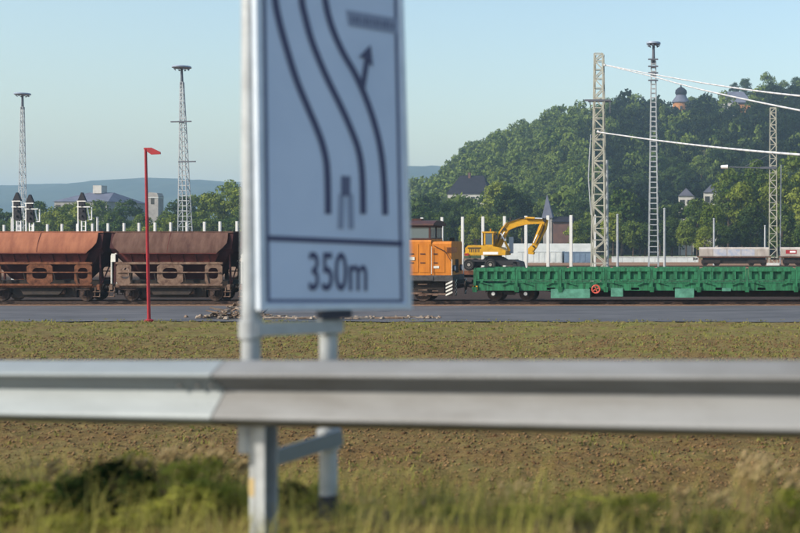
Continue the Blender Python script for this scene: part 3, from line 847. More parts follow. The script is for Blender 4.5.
# ------------------------------------------------------------------ green low-sided wagon
def green_wagon():
    fd = 68.6
    X = lambda px: (px - XP) / FPX * fd
    pil = [475, 517, 560.5, 606, 652, 699, 747, 796, 846, 896, 946]
    x0, x1 = X(474), X(948)
    xc = (x0 + x1) / 2
    t = empty('low_sided_wagon', (xc, 70.0, RT))
    tag(t, 'long green low sided bogie wagon behind the orange locomotive', 'wagon')
    a, b = x0 - xc, x1 - xc
    Wd = 1.38
    z0, z1 = 0.86, 2.06
    MB().box(a + 0.05, b - 0.05, -Wd + 0.06, Wd - 0.06, z0, z0 + 0.12).build('deck', M['under'], t)
    for sg, x in ((-1, a), (1, b)):
        e = MB().box(min(x, x + 0.07 * -sg), max(x, x + 0.07 * -sg), -Wd + 0.01, Wd - 0.01, z0, z1).build('end_board', M['green'], t)
        for y in (-0.9, -0.3, 0.3, 0.9):
            MB().box(min(x, x + 0.06 * sg), max(x, x + 0.06 * sg), y, y + 0.08, z0, z1).build('rib', M['green'], e)
    for sd in (-1, 1):
        yo = sd * Wd
        for (pa, pb) in zip(pil[:-1], pil[1:]):
            xa, xb = X(pa) - xc + 0.09, X(pb) - xc - 0.09
            y_in, y_out = yo - sd * 0.06, yo
            bd = MB().box(xa, xb, min(y_in, y_out), max(y_in, y_out), z0 + 0.42, z1).build('side_board', M['green'], t)
            r = MB()
            yr = yo + sd * 0.002
            q0, q1 = (yr, yr + sd * 0.15)
            lo, hi = min(q0, q1), max(q0, q1)
            r.box(xa, xb, lo, hi, z1 - 0.20, z1 + 0.02)                 # top rail
            r.box(xa, xb, lo, hi, z0 + 0.42, z0 + 0.52)                 # bottom rail
            nb = 5
            for k in range(nb):
                xx = xa + (xb - xa) * (k + 0.5) / nb if False else xa + (xb - xa) * k / (nb - 1)
                w = 0.10
                xx = min(max(xx, xa + w), xb - w)
                r.hull2([(xx - w, lo, z0 + 0.5), (xx + w, lo, z0 + 0.5), (xx + w, hi, z0 + 0.5), (xx - w, hi, z0 + 0.5)],
                        [(xx - w, lo, z1 - 0.18), (xx + w, lo, z1 - 0.18), (xx + w, hi, z1 - 0.18), (xx - w, hi, z1 - 0.18)])
            r.build('stiffener_frame', M['green'], bd)
            for xx in (xa + 0.35, xb - 0.35):
                hb = MB().box(xx - 0.08, xx + 0.08, min(yo, yo + sd * 0.15), max(yo, yo + sd * 0.15), z0 + 0.30, z0 + 0.44)
                hb.bar((xx, yo + sd * 0.1, z0 + 0.34), (xx + 0.5 * (1 if xx < (xa + xb) / 2 else -1), yo + sd * 0.1, z0 + 0.18), 0.05, 0.05)
                hb.build('hinge_bracket', M['green'], bd)
        for p in pil:
            x = X(p) - xc
            x = min(max(x, a + 0.07), b - 0.07)
            pm = MB()
            pm.box(x - 0.07, x + 0.07, min(yo, yo + sd * 0.15), max(yo, yo + sd * 0.15), z0 - 0.05, z1 - 0.08)
            pm.hull2([(x - 0.12, yo, z0 - 0.28), (x + 0.12, yo, z0 - 0.28), (x + 0.12, yo + sd * 0.12, z0 - 0.28), (x - 0.12, yo + sd * 0.12, z0 - 0.28)],
                     [(x - 0.16, yo, z0 + 0.05), (x + 0.16, yo, z0 + 0.05), (x + 0.16, yo + sd * 0.2, z0 + 0.05), (x - 0.16, yo + sd * 0.2, z0 + 0.05)])
            pm.build('stake', M['green'], t)
        sb = MB().box(a, b, min(yo - sd * 0.12, yo + sd * 0.02), max(yo - sd * 0.12, yo + sd * 0.02), z0 - 0.18, z0 + 0.28).build('solebar', M['green'], t)
    # fish-bellied centre sill
    pr = [(a + 0.5, z0), (b - 0.5, z0), (b - 4.4, 0.6), (b - 5.6, 0.25), (a + 5.6, 0.25), (a + 4.4, 0.6)]
    MB().prism(pr, 'y', -0.5, 0.5).build('centre_sill', M['under'], t)
    # boxes under the side
    for (pa, pb, ya, yb) in ((551, 590, 289, 298), (611, 623, 288, 296.5), (675, 694, 288.5, 297.5), (722, 731, 288, 291)):
        MB().box(X(pa) - xc, X(pb) - xc, -Wd - 0.10, -Wd + 0.35, PZ(yb, fd) - RT, PZ(ya, fd) - RT).build('equipment_box', M['green_pale'], t)
    hw = MB()
    c = Vector((X(596.5) - xc, -Wd - 0.25, PZ(289, fd) - RT))
    n = 20
    ring = [c + Vector((0.24 * math.cos(2 * math.pi * k / n), 0, 0.24 * math.sin(2 * math.pi * k / n))) for k in range(n + 1)]
    hw.path(ring, 0.045, 8)
    for k in range(4): hw.bar(c, c + Vector((0.24 * math.cos(k * math.pi / 2 + 0.4), 0, 0.24 * math.sin(k * math.pi / 2 + 0.4))), 0.05)
    hw.tube(c, c + Vector((0, 0.35, 0)), 0.04, n=8)
    hw.build('brake_handwheel', M['red_wheel'], t)
    for k in range(6):
        x = a + 4.5 + k * 2.6
        MB().box(x, x + 0.5, -Wd - 0.02, -Wd + 0.1, 0.72, 0.86).build('brake_lever', M['frame_pale'], t)
    for bx in (a + 2.15, b - 2.6):
        for dx in (-1.0, 1.0):
            for ys_ in (-1, 1):
                add_wheel(t, bx + dx, ys_, 0.46, M['wheel'])
            for sd in (-1, 1):
                m = MB(); m.box(bx + dx - 0.16, bx + dx + 0.16, min(sd * 1.0, sd * 1.2), max(sd * 1.0, sd * 1.2), 0.3, 0.66)
                ab = m.build('axle_box', M['under'], t)
                MB().lathe_y((bx + dx, sd * 1.22, 0.47), [(0.11, -0.03), (0.11, 0.03)], 12).build('axle_cap', M['chrome'], ab)
        for sd in (-1, 1):
            fr = [(bx - 1.55, 0.55), (bx - 1.3, 0.85), (bx + 1.3, 0.85), (bx + 1.55, 0.55), (bx + 1.3, 0.62), (bx + 0.45, 0.62), (bx + 0.3, 0.4), (bx - 0.3, 0.4), (bx - 0.45, 0.62), (bx - 1.3, 0.62)]
            MB().prism(fr, 'y', sd * 1.06 - 0.05, sd * 1.06 + 0.05).build('bogie_side_frame', M['under'], t)
    for sg, x in ((-1, a), (1, b)):
        MB().box(min(x, x + sg * 0.1), max(x, x + sg * 0.1), -1.3, 1.3, 0.75, 1.17).build('headstock', M['under'], t)
        buffers(t, x + sg * 0.08, sg, 0.95, M['under'])
    MB().box(a - 0.02, a + 0.25, -Wd - 0.15, -Wd - 0.1, 0.75, 0.98).build('lamp_bracket', M['yellow'], t)
    return t
green_wagon()

# ------------------------------------------------------------------ flat wagon with the excavator, further back
def flat_wagon(name, xa, xb, yc, label, group=None):
    xc = (xa + xb) / 2; h = (xb - xa) / 2
    t = empty(name, (xc, yc, RT)); tag(t, label, 'wagon', group)
    MB().box(-h, h, -1.35, 1.35, 0.92, 1.08).build('deck', M['plank'], t)
    for sd in (-1, 1):
        MB().box(-h, h, min(sd * 1.351, sd * 1.45), max(sd * 1.351, sd * 1.45), 0.72, 1.06).build('solebar', M['frame_rust'], t)
    for bx in (-h + 2.3, h - 2.3):
        for dx in (-0.9, 0.9):
            for s_ in (-1, 1): add_wheel(t, bx + dx, s_, 0.44, M['wheel'])
        for sd in (-1, 1):
            MB().box(bx - 1.4, bx + 1.4, sd * 1.05 - 0.06, sd * 1.05 + 0.06, 0.4, 0.72).build('bogie_side_frame', M['under'], t)
    MB().box(-h + 1, h - 1, -0.4, 0.4, 0.45, 0.92).build('centre_sill', M['under'], t)
    for sg in (-1, 1): buffers(t, sg * h, sg, 0.85, M['under'])
    return t
flat_wagon('flat_wagon', PX(420, 100), PX(640, 100), 100.0, 'rusty flat wagon that carries the yellow excavator')

def excavator():
    D = 99.2
    s = D / FPX
    base_z = RT + 1.085
    xc = PX(491, D)
    t = empty('road_rail_excavator', (xc, 100.0, base_z))
    tag(t, 'yellow wheeled excavator with bent boom standing behind the green wagon', 'excavator')
    lx = lambda px: (px - 491) * s
    lz = lambda py: PZ(py, D) - base_z
    # wheels
    for px in (470, 491.5):
        for y in (-1.05, 1.05):
            r = 0.52
            x = lx(px)
            w = MB().lathe_y((x, y, r), [(0.30, -0.20), (r - 0.08, -0.22), (r, -0.14), (r, 0.14), (r - 0.08, 0.22), (0.30, 0.20)], 24).build('tyre', M['rubber'], t, 'auto')
            MB().lathe_y((x, y, r), [(0.06, -0.205), (0.13, -0.215), (0.15, -0.15), (0.27, -0.16), (0.30, -0.212), (0.31, -0.19), (0.31, 0.19), (0.30, 0.212), (0.06, 0.2)], 20).build('rim', M['rim'], w, 'auto')
    ch = MB()
    ch.box(lx(467), lx(515), -0.75, 0.75, 0.45, 0.95)
    ch.prism([(lx(482), 0.95), (lx(505), 0.95), (lx(500), 1.2), (lx(486), 1.2)], 'y', -0.7, 0.7)
    ch.build('undercarriage', M['dark'], t)
    bl = MB()
    bl.prism([(lx(514), 0.9), (lx(520), 0.75), (lx(521.5), 0.15), (lx(519), 0.1), (lx(517), 0.6), (lx(513), 0.65)], 'y', -1.15, 1.15)
    bl.build('dozer_blade', M['dark'], t)
    MB().box(lx(472), lx(487), -1.2, -0.85, 0.78, 0.98).build('toolbox', M['dark'], t)
    MB().lathe_z((lx(493), 0, 1.2), [(0.62, 0), (0.62, 0.14)], 20).build('slew_ring', M['dark'], t)
    # house
    h0, h1 = lx(466.5), lx(506)
    pr = [(h0, 1.36), (h1, 1.36), (h1 + 0.05, 1.75), (lx(500), 2.05), (lx(494), 2.15), (lx(484), 2.25), (h0 + 0.25, 2.25), (h0 - 0.05, 2.0)]
    ho = MB().prism(pr, 'y', -1.15, 1.15).build('upper_body', M['yellow'], t)
    MB().box(h0 + 0.1, lx(482), -1.165, -1.152, 1.45, 1.85).build('side_panel', M['yellow'], ho)
    MB().box(h0 + 0.2, lx(482), -1.17, -1.153, 1.95, 2.06).build('dark_stripe', M['dark'], ho)
    MB().box(h0 - 0.08, h0 + 0.2, -1.2, 1.2, 1.3, 1.6).build('counterweight', M['yellow'], ho)
    MB().tube((lx(473), 0.4, 2.25), (lx(473), 0.4, 2.6), 0.07, n=10).build('exhaust', M['dark'], ho)
    # cab
    c0, c1 = lx(483.5), lx(494)
    zt = lz(231.5)
    zc = 2.05
    cab = MB()
    cab.box(c0, c1, -1.12, -0.1, zc - 0.3, zc + 0.25)
    cab.box(c0 - 0.05, c1 + 0.08, -1.16, -0.06, zt - 0.14, zt)
    for x in (c0, c1 - 0.09):
        for y in (-1.12, -0.2):
            cab.box(x, x + 0.09, y, y + 0.09, zc + 0.2, zt - 0.12)
    cab.box(c0, c0 + 0.25, -1.12, -0.11, zc + 0.2, zt - 0.12)
    cb = cab.build('cab', M['yellow'], t)
    MB().box(c0 + 0.25, c1 - 0.06, -1.1, -0.14, zc + 0.24, zt - 0.14).build('cab_window', M['glass'], cb)
    MB().path([(lx(476), -1.1, 2.25), (lx(475), -1.1, 2.75), (lx(481), -1.1, 2.75), (lx(481.5), -1.1, 2.25)], 0.035, 8).build('guard_rail', M['dark'], t)
    # boom: lower part, bend, upper part; stick; grab
    def limb(name, pts, ws, y0, y1, m=M['yellow']):
        up, lo = [], []
        for i, p in enumerate(pts):
            a = pts[max(0, i - 1)]; b = pts[min(len(pts) - 1, i + 1)]
            tv = Vector((b[0] - a[0], b[1] - a[1])).normalized()
            nv = Vector((-tv.y, tv.x))
            up.append((p[0] + nv.x * ws[i], p[1] + nv.y * ws[i])); lo.append((p[0] - nv.x * ws[i], p[1] - nv.y * ws[i]))
        mb = MB()
        for i in range(len(pts) - 1):
            mb.hull2([(up[i][0], y0, up[i][1]), (lo[i][0], y0, lo[i][1]), (lo[i][0], y1, lo[i][1]), (up[i][0], y1, up[i][1])],
                     [(up[i + 1][0], y0, up[i + 1][1]), (lo[i + 1][0], y0, lo[i + 1][1]), (lo[i + 1][0], y1, lo[i + 1][1]), (up[i + 1][0], y1, up[i + 1][1])])
        return mb.build(name, m, t)
    q = lambda px, py: (lx(px), lz(py))
    limb('lower_boom', [q(492, 253), q(496, 243), q(500, 234), q(503.5, 228)], [0.26, 0.36, 0.36, 0.32], 0.0, 0.42)
    limb('upper_boom', [q(501, 231), q(506, 226), q(514, 223), q(524, 221.3), q(534, 221), q(543, 221.5)], [0.26, 0.36, 0.33, 0.28, 0.25, 0.20], 0.02, 0.40)
    limb('stick', [q(543.5, 219), q(540.5, 228), q(536, 238), q(531.5, 248)], [0.26, 0.36, 0.30, 0.22], 0.05, 0.38)
    limb('grab', [q(531.5, 247), q(529, 250), q(528.5, 252.5), q(532, 253.5)], [0.22, 0.26, 0.22, 0.10], -0.15, 0.55)
    def ram(name, p0, p1):
        a = Vector((p0[0], -0.12, p0[1])); b = Vector((p1[0], -0.12, p1[1]))
        m_ = a.lerp(b, 0.55)
        o = MB().tube(a, m_, 0.10, n=12).build(name, M['yellow'], t, 'auto')
        MB().tube(m_, b, 0.065, n=12).build('ram_rod', M['chrome'], o, 'auto')
    ram('boom_ram', q(508, 251), q(499, 233))
    ram('boom_ram', q(495, 247), q(503, 232))
    ram('stick_ram', q(524, 217.8), q(541, 218.5))
    ram('grab_ram', q(541, 224), q(532, 243))
    lgm = M['dark']
    for k in range(6):
        MB().box(h0 + 0.35 + k * 0.16, h0 + 0.43 + k * 0.16, -1.17, -1.151, 1.62, 1.92).build('vent_slot', lgm, ho)
    MB().box(lx(484), lx(499), -1.168, -1.151, 1.42, 1.66).build('decal', M['insul'], ho)
    MB().box(h0 - 0.06, h0 + 0.3, -1.215, -1.201, 1.34, 1.52).build('warning_plate', M['red'], ho)
    hs_ = MB(); hs_.path([(lx(495), -0.06, lz(246)), (lx(499), -0.06, lz(232)), (lx(506), -0.06, lz(222.2)), (lx(520), -0.06, lz(217.6)), (lx(536), -0.06, lz(218)), (lx(544.5), -0.06, lz(219)), (lx(541), -0.06, lz(231)), (lx(535), -0.06, lz(243))], 0.045, 6); hs_.build('hydraulic_hose', lgm, t)
    MB().box(lx(504), lx(507.5), 0.06, 0.34, lz(227.5), lz(223.5)).build('boom_joint', lgm, t)
    for q_ in ((502.5, 229), (543, 220.5), (531.5, 247)):
        MB().lathe_y((lx(q_[0]), 0.2, lz(q_[1])), [(0.13, -0.3), (0.13, 0.3)], 12).build('pivot_pin', lgm, t)
    MB().box(lx(511), lx(519), -1.1, 1.1, 0.55, 0.8).build('outrigger_beam', lgm, t)
    for y_ in (-1.15, 0.95):
        MB().prism([(lx(514), 0.75), (lx(517.5), 0.75), (lx(519), 0.06), (lx(512.5), 0.06)], 'y', y_, y_ + 0.2).build('outrigger_foot', lgm, t)
    MB().path([(c1 + 0.02, -1.15, zc + 0.2), (c1 + 0.3, -1.2, zc + 0.55), (c1 + 0.3, -1.2, zc + 0.9)], 0.025, 6).build('mirror_arm', lgm, t)
    MB().box(c1 + 0.2, c1 + 0.42, -1.23, -1.19, zc + 0.75, zc + 1.1).build('mirror', lgm, t)
    MB().path([(h0 + 0.1, -1.1, 2.25), (h0 + 0.1, -1.1, 2.6), (lx(476), -1.1, 2.6), (lx(476), -1.1, 2.25)], 0.025, 6).build('hand_rail', lgm, t)
    MB().box(lx(505.5), lx(509), 0.6, 1.1, 1.5, 3.0).build('mirror_screen', M['lamp_glass'], t)
    MB().tube((lx(490), -0.6, zt), (lx(490), -0.6, zt + 0.25), 0.07, 0.05, 10).build('beacon', M['orange'], cb)
excavator()

# ------------------------------------------------------------------ pale wagons on the far track
def pale_wagon(xa, xb, label, red):
    D = 163.4
    xc = (xa + xb) / 2; h = (xb - xa) / 2
    t = empty('pale_wagon', (xc, 165.0, RT)); tag(t, label, 'wagon', 'pale wagons on the far track')
    z1 = PZ(247.3, D) - RT; z0 = PZ(256.5, D) - RT
    W = 1.4
    pr = [(-W, z0), (W, z0), (W, z1 - 0.25), (W - 0.25, z1), (-W + 0.25, z1), (-W, z1 - 0.25)]
    MB().prism(pr, 'x', -h + 0.3, h - 0.3).build('body', M['tank_white'], t)
    n = 5
    for k in range(n):
        x = -h + 0.3 + (2 * h - 0.6) * k / n
        MB().box(x + 0.06, x + (2 * h - 0.6) / n - 0.06, -W - 0.03, -W - 0.001, z0 + 0.1, z1 - 0.3).build('side_panel', M['tank_blue'] if (k in (1, 2, 3) and not red) else M['tank_white'], t)
    if red:
        b = MB().box(-h + 1.0, -h + 2.6, -W - 0.045, -W - 0.031, z1 - 0.95, z1 - 0.4).build('red_emblem', M['red'], t)
        MB().box(-h + 1.6, -h + 2.45, -W - 0.055, -W - 0.046, z1 - 0.8, z1 - 0.52).build('white_letters', M['insul'], b)
    MB().box(-h, h, -1.3, 1.3, z0 - 0.16, z0 - 0.01).build('frame', M['frame_rust'], t)
    MB().box(-h + 0.8, h - 0.8, -0.8, 0.8, 0.3, z0 - 0.16).build('underframe', M['under'], t)
    for bx in (-h + 2.0, h - 2.0):
        for dx in (-0.9, 0.9):
            for s_ in (-1, 1): add_wheel(t, bx + dx, s_, 0.46, M['wheel'])
        for sd in (-1, 1):
            MB().box(bx - 1.4, bx + 1.4, sd * 1.05 - 0.06, sd * 1.05 + 0.06, 0.4, 0.85).build('bogie_side_frame', M['under'], t)
    for sg in (-1, 1): buffers(t, sg * h, sg, 1.0, M['under'])
pale_wagon(PX(697, 163.4), PX(771, 163.4), 'pale low wagon with faded blue side panels on the far track', False)
pale_wagon(PX(779, 163.4), PX(853, 163.4), 'pale low wagon with a red emblem cut off by the right edge', True)

# ------------------------------------------------------------------ line of pale posts with a white barrier
def post_depth(px): return 1.0 / (1 / 222.0 + (1 / 139.0 - 1 / 222.0) * px / 571.0)
POST_X = [4, 19, 33, 47.5, 62, 77.5, 92.5, 108, 124, 139, 155, 170.7, 187, 204.5, 220, 237] + [254 + 17.2 * k for k in range(9)] + [407.0] + [422, 442, 462.6, 483, 504.6, 526, 548, 571, 594.5]
post_me = None
for i, px in enumerate(POST_X):
    d = post_depth(px)
    top = CZ + 15.0 / FPX * 222
    if px > 400: top += 0.12
    if post_me is None:
        m = MB(); m.box(-0.17, 0.17, -0.17, 0.17, 0, 1.0); m.box(-0.2, 0.2, -0.06, 0.06, 0, 0.99)
        o = m.build('barrier_post', M['concrete']); post_me = o.data
    else:
        o = link('barrier_post', post_me, None)
    o.location = (PX(px, d), d, 0); o.scale = (1, 1, top)
    if px < 245: lb = 'pale post, %s from the left of those above the hopper wagons' % ORD[i]
    elif px > 410: lb = 'tall pale post, %s from the left in the row behind locomotive and excavator' % ORD[i - 26]
    else: lb = 'pale upright post in the row hidden behind the road sign'
    tag(o, lb, 'post', 'posts of the barrier behind the tracks')
# white panels between the right-hand posts
bar_root = empty('barrier_wall', (PX(504, 210), 210.0, 0))
tag(bar_root, 'long low white wall of panels behind the excavator', 'wall')
px = 494.0
wx_ = [494, 515, 537, 559, 582, 592]
for a, b in zip(wx_[:-1], wx_[1:]):
    da = db = 210.0
    pa = Vector((PX(a, da), da, 0)); pb = Vector((PX(b, db), db, 0))
    n_ = Vector((pb.y - pa.y, -(pb.x - pa.x), 0)).normalized() * 0.1
    za0, za1 = PZ(257, da), PZ(243.5, da)
    o = MB().hull2([pa - bar_root.location + Vector((0, 0, 0)), pb - bar_root.location, pb - n_ - bar_root.location, pa - n_ - bar_root.location],
                   [pa - bar_root.location + Vector((0, 0, za1)), pb - bar_root.location + Vector((0, 0, za1)), pb - n_ - bar_root.location + Vector((0, 0, za1)), pa - n_ - bar_root.location + Vector((0, 0, za1))]).build('panel', M['wall_white'], bar_root)
d = 195.0
st = empty('site_container', (PX(540, d), d, 0)); tag(st, 'long white container low behind the excavator bucket', 'container')
def container(t, w, h, dep, m, nrib):
    MB().box(-w / 2, w / 2, 0, dep, 0.0, h).build('body', m, t)
    for k in range(nrib):
        x = -w / 2 + w * (k + 0.5) / nrib
        MB().box(x - w / nrib * 0.3, x + w / nrib * 0.3, -0.05, -0.001, 0.15, h - 0.15).build('wall_panel', m, t)
    MB().box(-w / 2 - 0.05, w / 2 + 0.05, -0.08, dep + 0.05, h + 0.001, h + 0.12).build('roof', m, t)
container(st, PX(563, d) - PX(519, d), PZ(252, d), 2.4, M['wall_white'], 8)
st = empty('site_container', (PX(578, d), d, 0)); tag(st, 'blue grey container beside the beige lattice mast', 'container')
container(st, PX(592, d) - PX(564.5, d), PZ(252.5, d), 2.4, M['wall_blue'], 5)
# low white wall at the far edge of the yard
d = 200.0
lw = empty('low_wall', (PX(655, d), d, 0)); tag(lw, 'low white wall at the far edge of the tracks below the trees', 'wall')
w = PX(698, d) - PX(611, d)
for k in range(8):
    MB().box(-w / 2 + w * k / 8 + 0.02, -w / 2 + w * (k + 1) / 8 - 0.02, 0, 0.3, 0, PZ(257.2, d)).build('panel', M['wall_white'], lw)
MB().box(-w / 2, w / 2, -0.06, 0.36, PZ(257.2, d) + 0.001, PZ(256.6, d)).build('coping', M['concrete'], lw)

# ------------------------------------------------------------------ lattice masts
def mast_meshes(t, h, w0, w1, nb, leg, m, ladder=False):
    """four corner legs and their bracing, tapering from w0 at the foot to w1 at the top"""
    L = lambda z: (w0 + (w1 - w0) * z / h) / 2
    for sx in (-1, 1):
        for sy in (-1, 1):
            MB().bar((sx * L(0), sy * L(0), 0), (sx * L(h), sy * L(h), h), leg, leg).build('leg', m, t)
    br = MB()
    zs = [h * (1 - (1 - k / nb) ** 1.12) for k in range(nb + 1)]
    for k in range(nb):
        a, b = zs[k], zs[k + 1]
        la, lb = L(a), L(b)
        for sy in (-1, 1):
            if ladder:
                br.bar((-lb, sy * lb, b), (lb, sy * lb, b), leg * 0.8)
            else:
                q = 1 if k % 2 else -1
                br.bar((-la * q, sy * la, a), (lb * q, sy * lb, b), leg * 0.75)
        for sx in (-1, 1):
            q = 1 if k % 2 else -1
            br.bar((sx * la, -la * q, a), (sx * lb, lb * q, b), leg * 0.65)
        br.bar((-lb, -lb, b), (lb, -lb, b), leg * 0.6); br.bar((-lb, lb, b), (lb, lb, b), leg * 0.6)
    br.build('bracing', m, t)

def footing(t, w):
    MB().box(-w, w, -w, w, -0.2, 0.35).build('footing', M['concrete'], t)

# tall beige overhead line mast
d = 95.0
t = empty('lattice_mast', (PX(599, d), d, 0)); tag(t, 'tall beige lattice mast carrying white cables behind the green wagon', 'mast')
h = PZ(54, d)
mast_meshes(t, h, 1.22, 0.70, 22, 0.115, M['mast_beige'])
footing(t, 0.9)
za = PZ(101, d)
ca = MB(); ca.bar((-1.15, -0.45, za), (1.05, -0.45, za), 0.16, 0.14); ca.bar((-1.0, 0.45, za), (1.05, 0.45, za), 0.10, 0.10)
ca.bar((-0.75, -0.45, za), (-0.6, -0.45, za - 0.9), 0.08); ca.bar((1.0, -0.45, za), (1.0, -0.45, za - 1.1), 0.07)
ca.build('crossarm', M['mast_dark'], t)
pi = MB(); pi.tube((0.72, 0.2, 0), (0.66, 0.2, PZ(160, d)), 0.10, n=8); pi.build('drain_pipe', M['mast_grey'], t)
for zz in (PZ(66, d), PZ(132, d)):
    x_ = 0.55 if zz > 15 else 0.0
    MB().lathe_z((x_ , -0.6, zz - 0.12), [(0.05, 0), (0.12, 0.04), (0.06, 0.08), (0.12, 0.12), (0.06, 0.16), (0.1, 0.2)], 10).build('insulator', M['insul'], t)
hn = MB()
pts = [(-0.62, -0.5, PZ(135, d)), (-0.75, -0.5, PZ(160, d)), (-0.82, -0.5, PZ(178, d)), (-0.7, -0.5, PZ(200, d)), (-0.6, -0.5, PZ(215, d))]
hn.path(pts, 0.05, 6); hn.build('down_cable', M['mast_grey'], t)

def flood_mast(px, ytop, d, w0, w1, label, rungs, head, leg, arms=()):
    t = empty('floodlight_mast', (PX(px, d), d, 0)); tag(t, label, 'mast', 'floodlight masts of the yard')
    h = PZ(ytop, d)
    hb = h - 1.9
    mast_meshes(t, hb, w0, w1, rungs, leg, M['mast_grey'], True)
    footing(t, 0.8)
    MB().tube((0, 0, hb - 0.3), (0, 0, h - 0.25), 0.17, 0.12, 10).build('mast_top', M['mast_dark'], t)
    hr = head
    o = MB().lathe_z((0, 0, h - 0.42), [(0.2, 0.1), (hr * 0.8, 0.14), (hr, 0.2), (hr, 0.32), (hr * 0.95, 0.38), (0.2, 0.40)], 20).build('lamp_ring', M['lamp_head'], t, 'auto')
    for k in range(8):
        a = 2 * math.pi * k / 8
        c = Vector((hr * 0.72 * math.cos(a), hr * 0.72 * math.sin(a), h - 0.38))
        MB().tube(c, c + Vector((0.05 * math.cos(a), 0.05 * math.sin(a), -0.06)), 0.10, 0.12, 10).build('floodlight', M['lamp_head'], o)
    for (ya, x0, x1) in arms:
        z = PZ(ya, d)
        m = MB(); m.bar((x0, -0.4, z), (x1, -0.4, z), 0.12, 0.14)
        m.build('platform', M['mast_dark'], t)
    return t
flood_mast(653.5, 42, 112.0, 1.0, 0.42, 'tall grey floodlight mast in front of the wooded hill', 44, 0.72, 0.085, [(60, -0.5, 0.5), (67, -0.5, 0.5), (73.5, -0.5, 0.5), (81, -0.5, 0.5)])
m184 = flood_mast(186, 66, 130.0, 1.35, 0.28, 'tall grey floodlight mast with two side platforms above the brown hopper wagon', 40, 1.05, 0.085, [(122, -1.2, 1.2), (162, -0.4, 1.6)])
m184.rotation_euler = (0, math.radians(-1.2), 0)
flood_mast(22.5, 93, 150.0, 0.85, 0.3, 'slim grey floodlight mast at the far left of the yard', 30, 1.0, 0.075)

# far overhead line mast with a bracket arm
d = 176.0
t = empty('lattice_mast', (PX(773, d), d, 0)); tag(t, 'pale lattice mast with side bracket behind the pale wagons', 'mast')
mast_meshes(t, PZ(108, d), 1.30, 0.9, 22, 0.13, M['mast_beige']); footing(t, 1.0)
m = MB(); z = PZ(168, d)
m.bar((0.2, -0.6, z - 0.1), (PX(724, d) - PX(773, d), -0.6, z + 0.15), 0.14); m.bar((0.5, -0.6, z), (-2.0, -0.6, z), 0.4, 0.3)
m.bar((-0.3, -0.6, z + 2.2), (-4.5, -0.6, z + 0.2), 0.06)
m.build('bracket_arm', M['mast_dark'], t)
MB().tube((PX(728, d) - PX(773, d), -0.6, z + 0.15), (PX(721, d) - PX(773, d), -0.6, z + 0.1), 0.32, 0.26, 12).build('insulator', M['insul'], t)
MB().tube((PX(784, d) - PX(773, d) - 0.6, 0, 0), (PX(781, d) - PX(773, d), 0, PZ(165, d)), 0.1, n=8).build('drain_pipe', M['mast_grey'], t)

# slim plain poles
for px, yt, d, lb in ((617.5, 215, 150, 'slim grey pole between the two tall masts'), (664.5, 209, 150, 'slim grey pole just right of the floodlight mast'), (714, 219, 172, 'slim grey pole above the pale wagons'), (765, 226, 180, 'short slim pole left of the pale lattice mast'), (12, 218, 150, 'slim pale pole among the signals at far left'), (97.5, 218, 150, 'slim pale pole above the gap between the hopper wagons')):
    t = empty('yard_pole', (PX(px, d), d, 0)); tag(t, lb, 'pole', 'slim poles of the yard')
    h = PZ(yt, d)
    MB().tube((0, 0, 0), (0, 0, h), 0.17, 0.13, 10).build('shaft', M['mast_grey'] if px > 300 else M['concrete'], t, 'auto')
    MB().lathe_z((0, 0, h), [(0.17, 0.0), (0.17, 0.08), (0.05, 0.14)], 10).build('cap', M['mast_grey'], t)

# cables
def cable(pts, r0, r1, label):
    ctrl = [P(x, y, dd) for x, y, dd in pts]
    out = []
    n = len(ctrl)
    for i in range(n - 1):
        p0 = ctrl[max(0, i - 1)]; p1 = ctrl[i]; p2 = ctrl[i + 1]; p3 = ctrl[min(n - 1, i + 2)]
        for k in range(10):
            u = k / 10
            out.append(0.5 * ((2 * p1) + (p2 - p0) * u + (2 * p0 - 5 * p1 + 4 * p2 - p3) * u * u + (-p0 + 3 * p1 - 3 * p2 + p3) * u ** 3))
    out.append(ctrl[-1])
    N_ = len(out)
    m = MB(); m.path(out, lambda i: r0 + (r1 - r0) * i / N_, 8)
    tag(m.build('overhead_cable', M['cable'], None, True), label, 'cable', 'white cables from the beige mast')
cable([(606, 65, 94.5), (654, 74.5, 86), (725, 86.5, 74), (800, 96, 64), (950, 108, 50), (1200, 112, 38)], 0.035, 0.075, 'topmost white cable running right from the beige mast')
cable([(606, 65.4, 94.5), (654, 77, 86), (705, 90.5, 77), (800, 110.5, 64), (950, 136, 50), (1200, 165, 38)], 0.035, 0.075, 'middle white cable running right from the beige mast')
cable([(597, 132, 94.3), (658, 140.6, 85), (722, 148, 74), (800, 154.8, 64), (950, 164, 50), (1200, 172, 38)], 0.055, 0.085, 'lowest white cable running right from the beige mast')

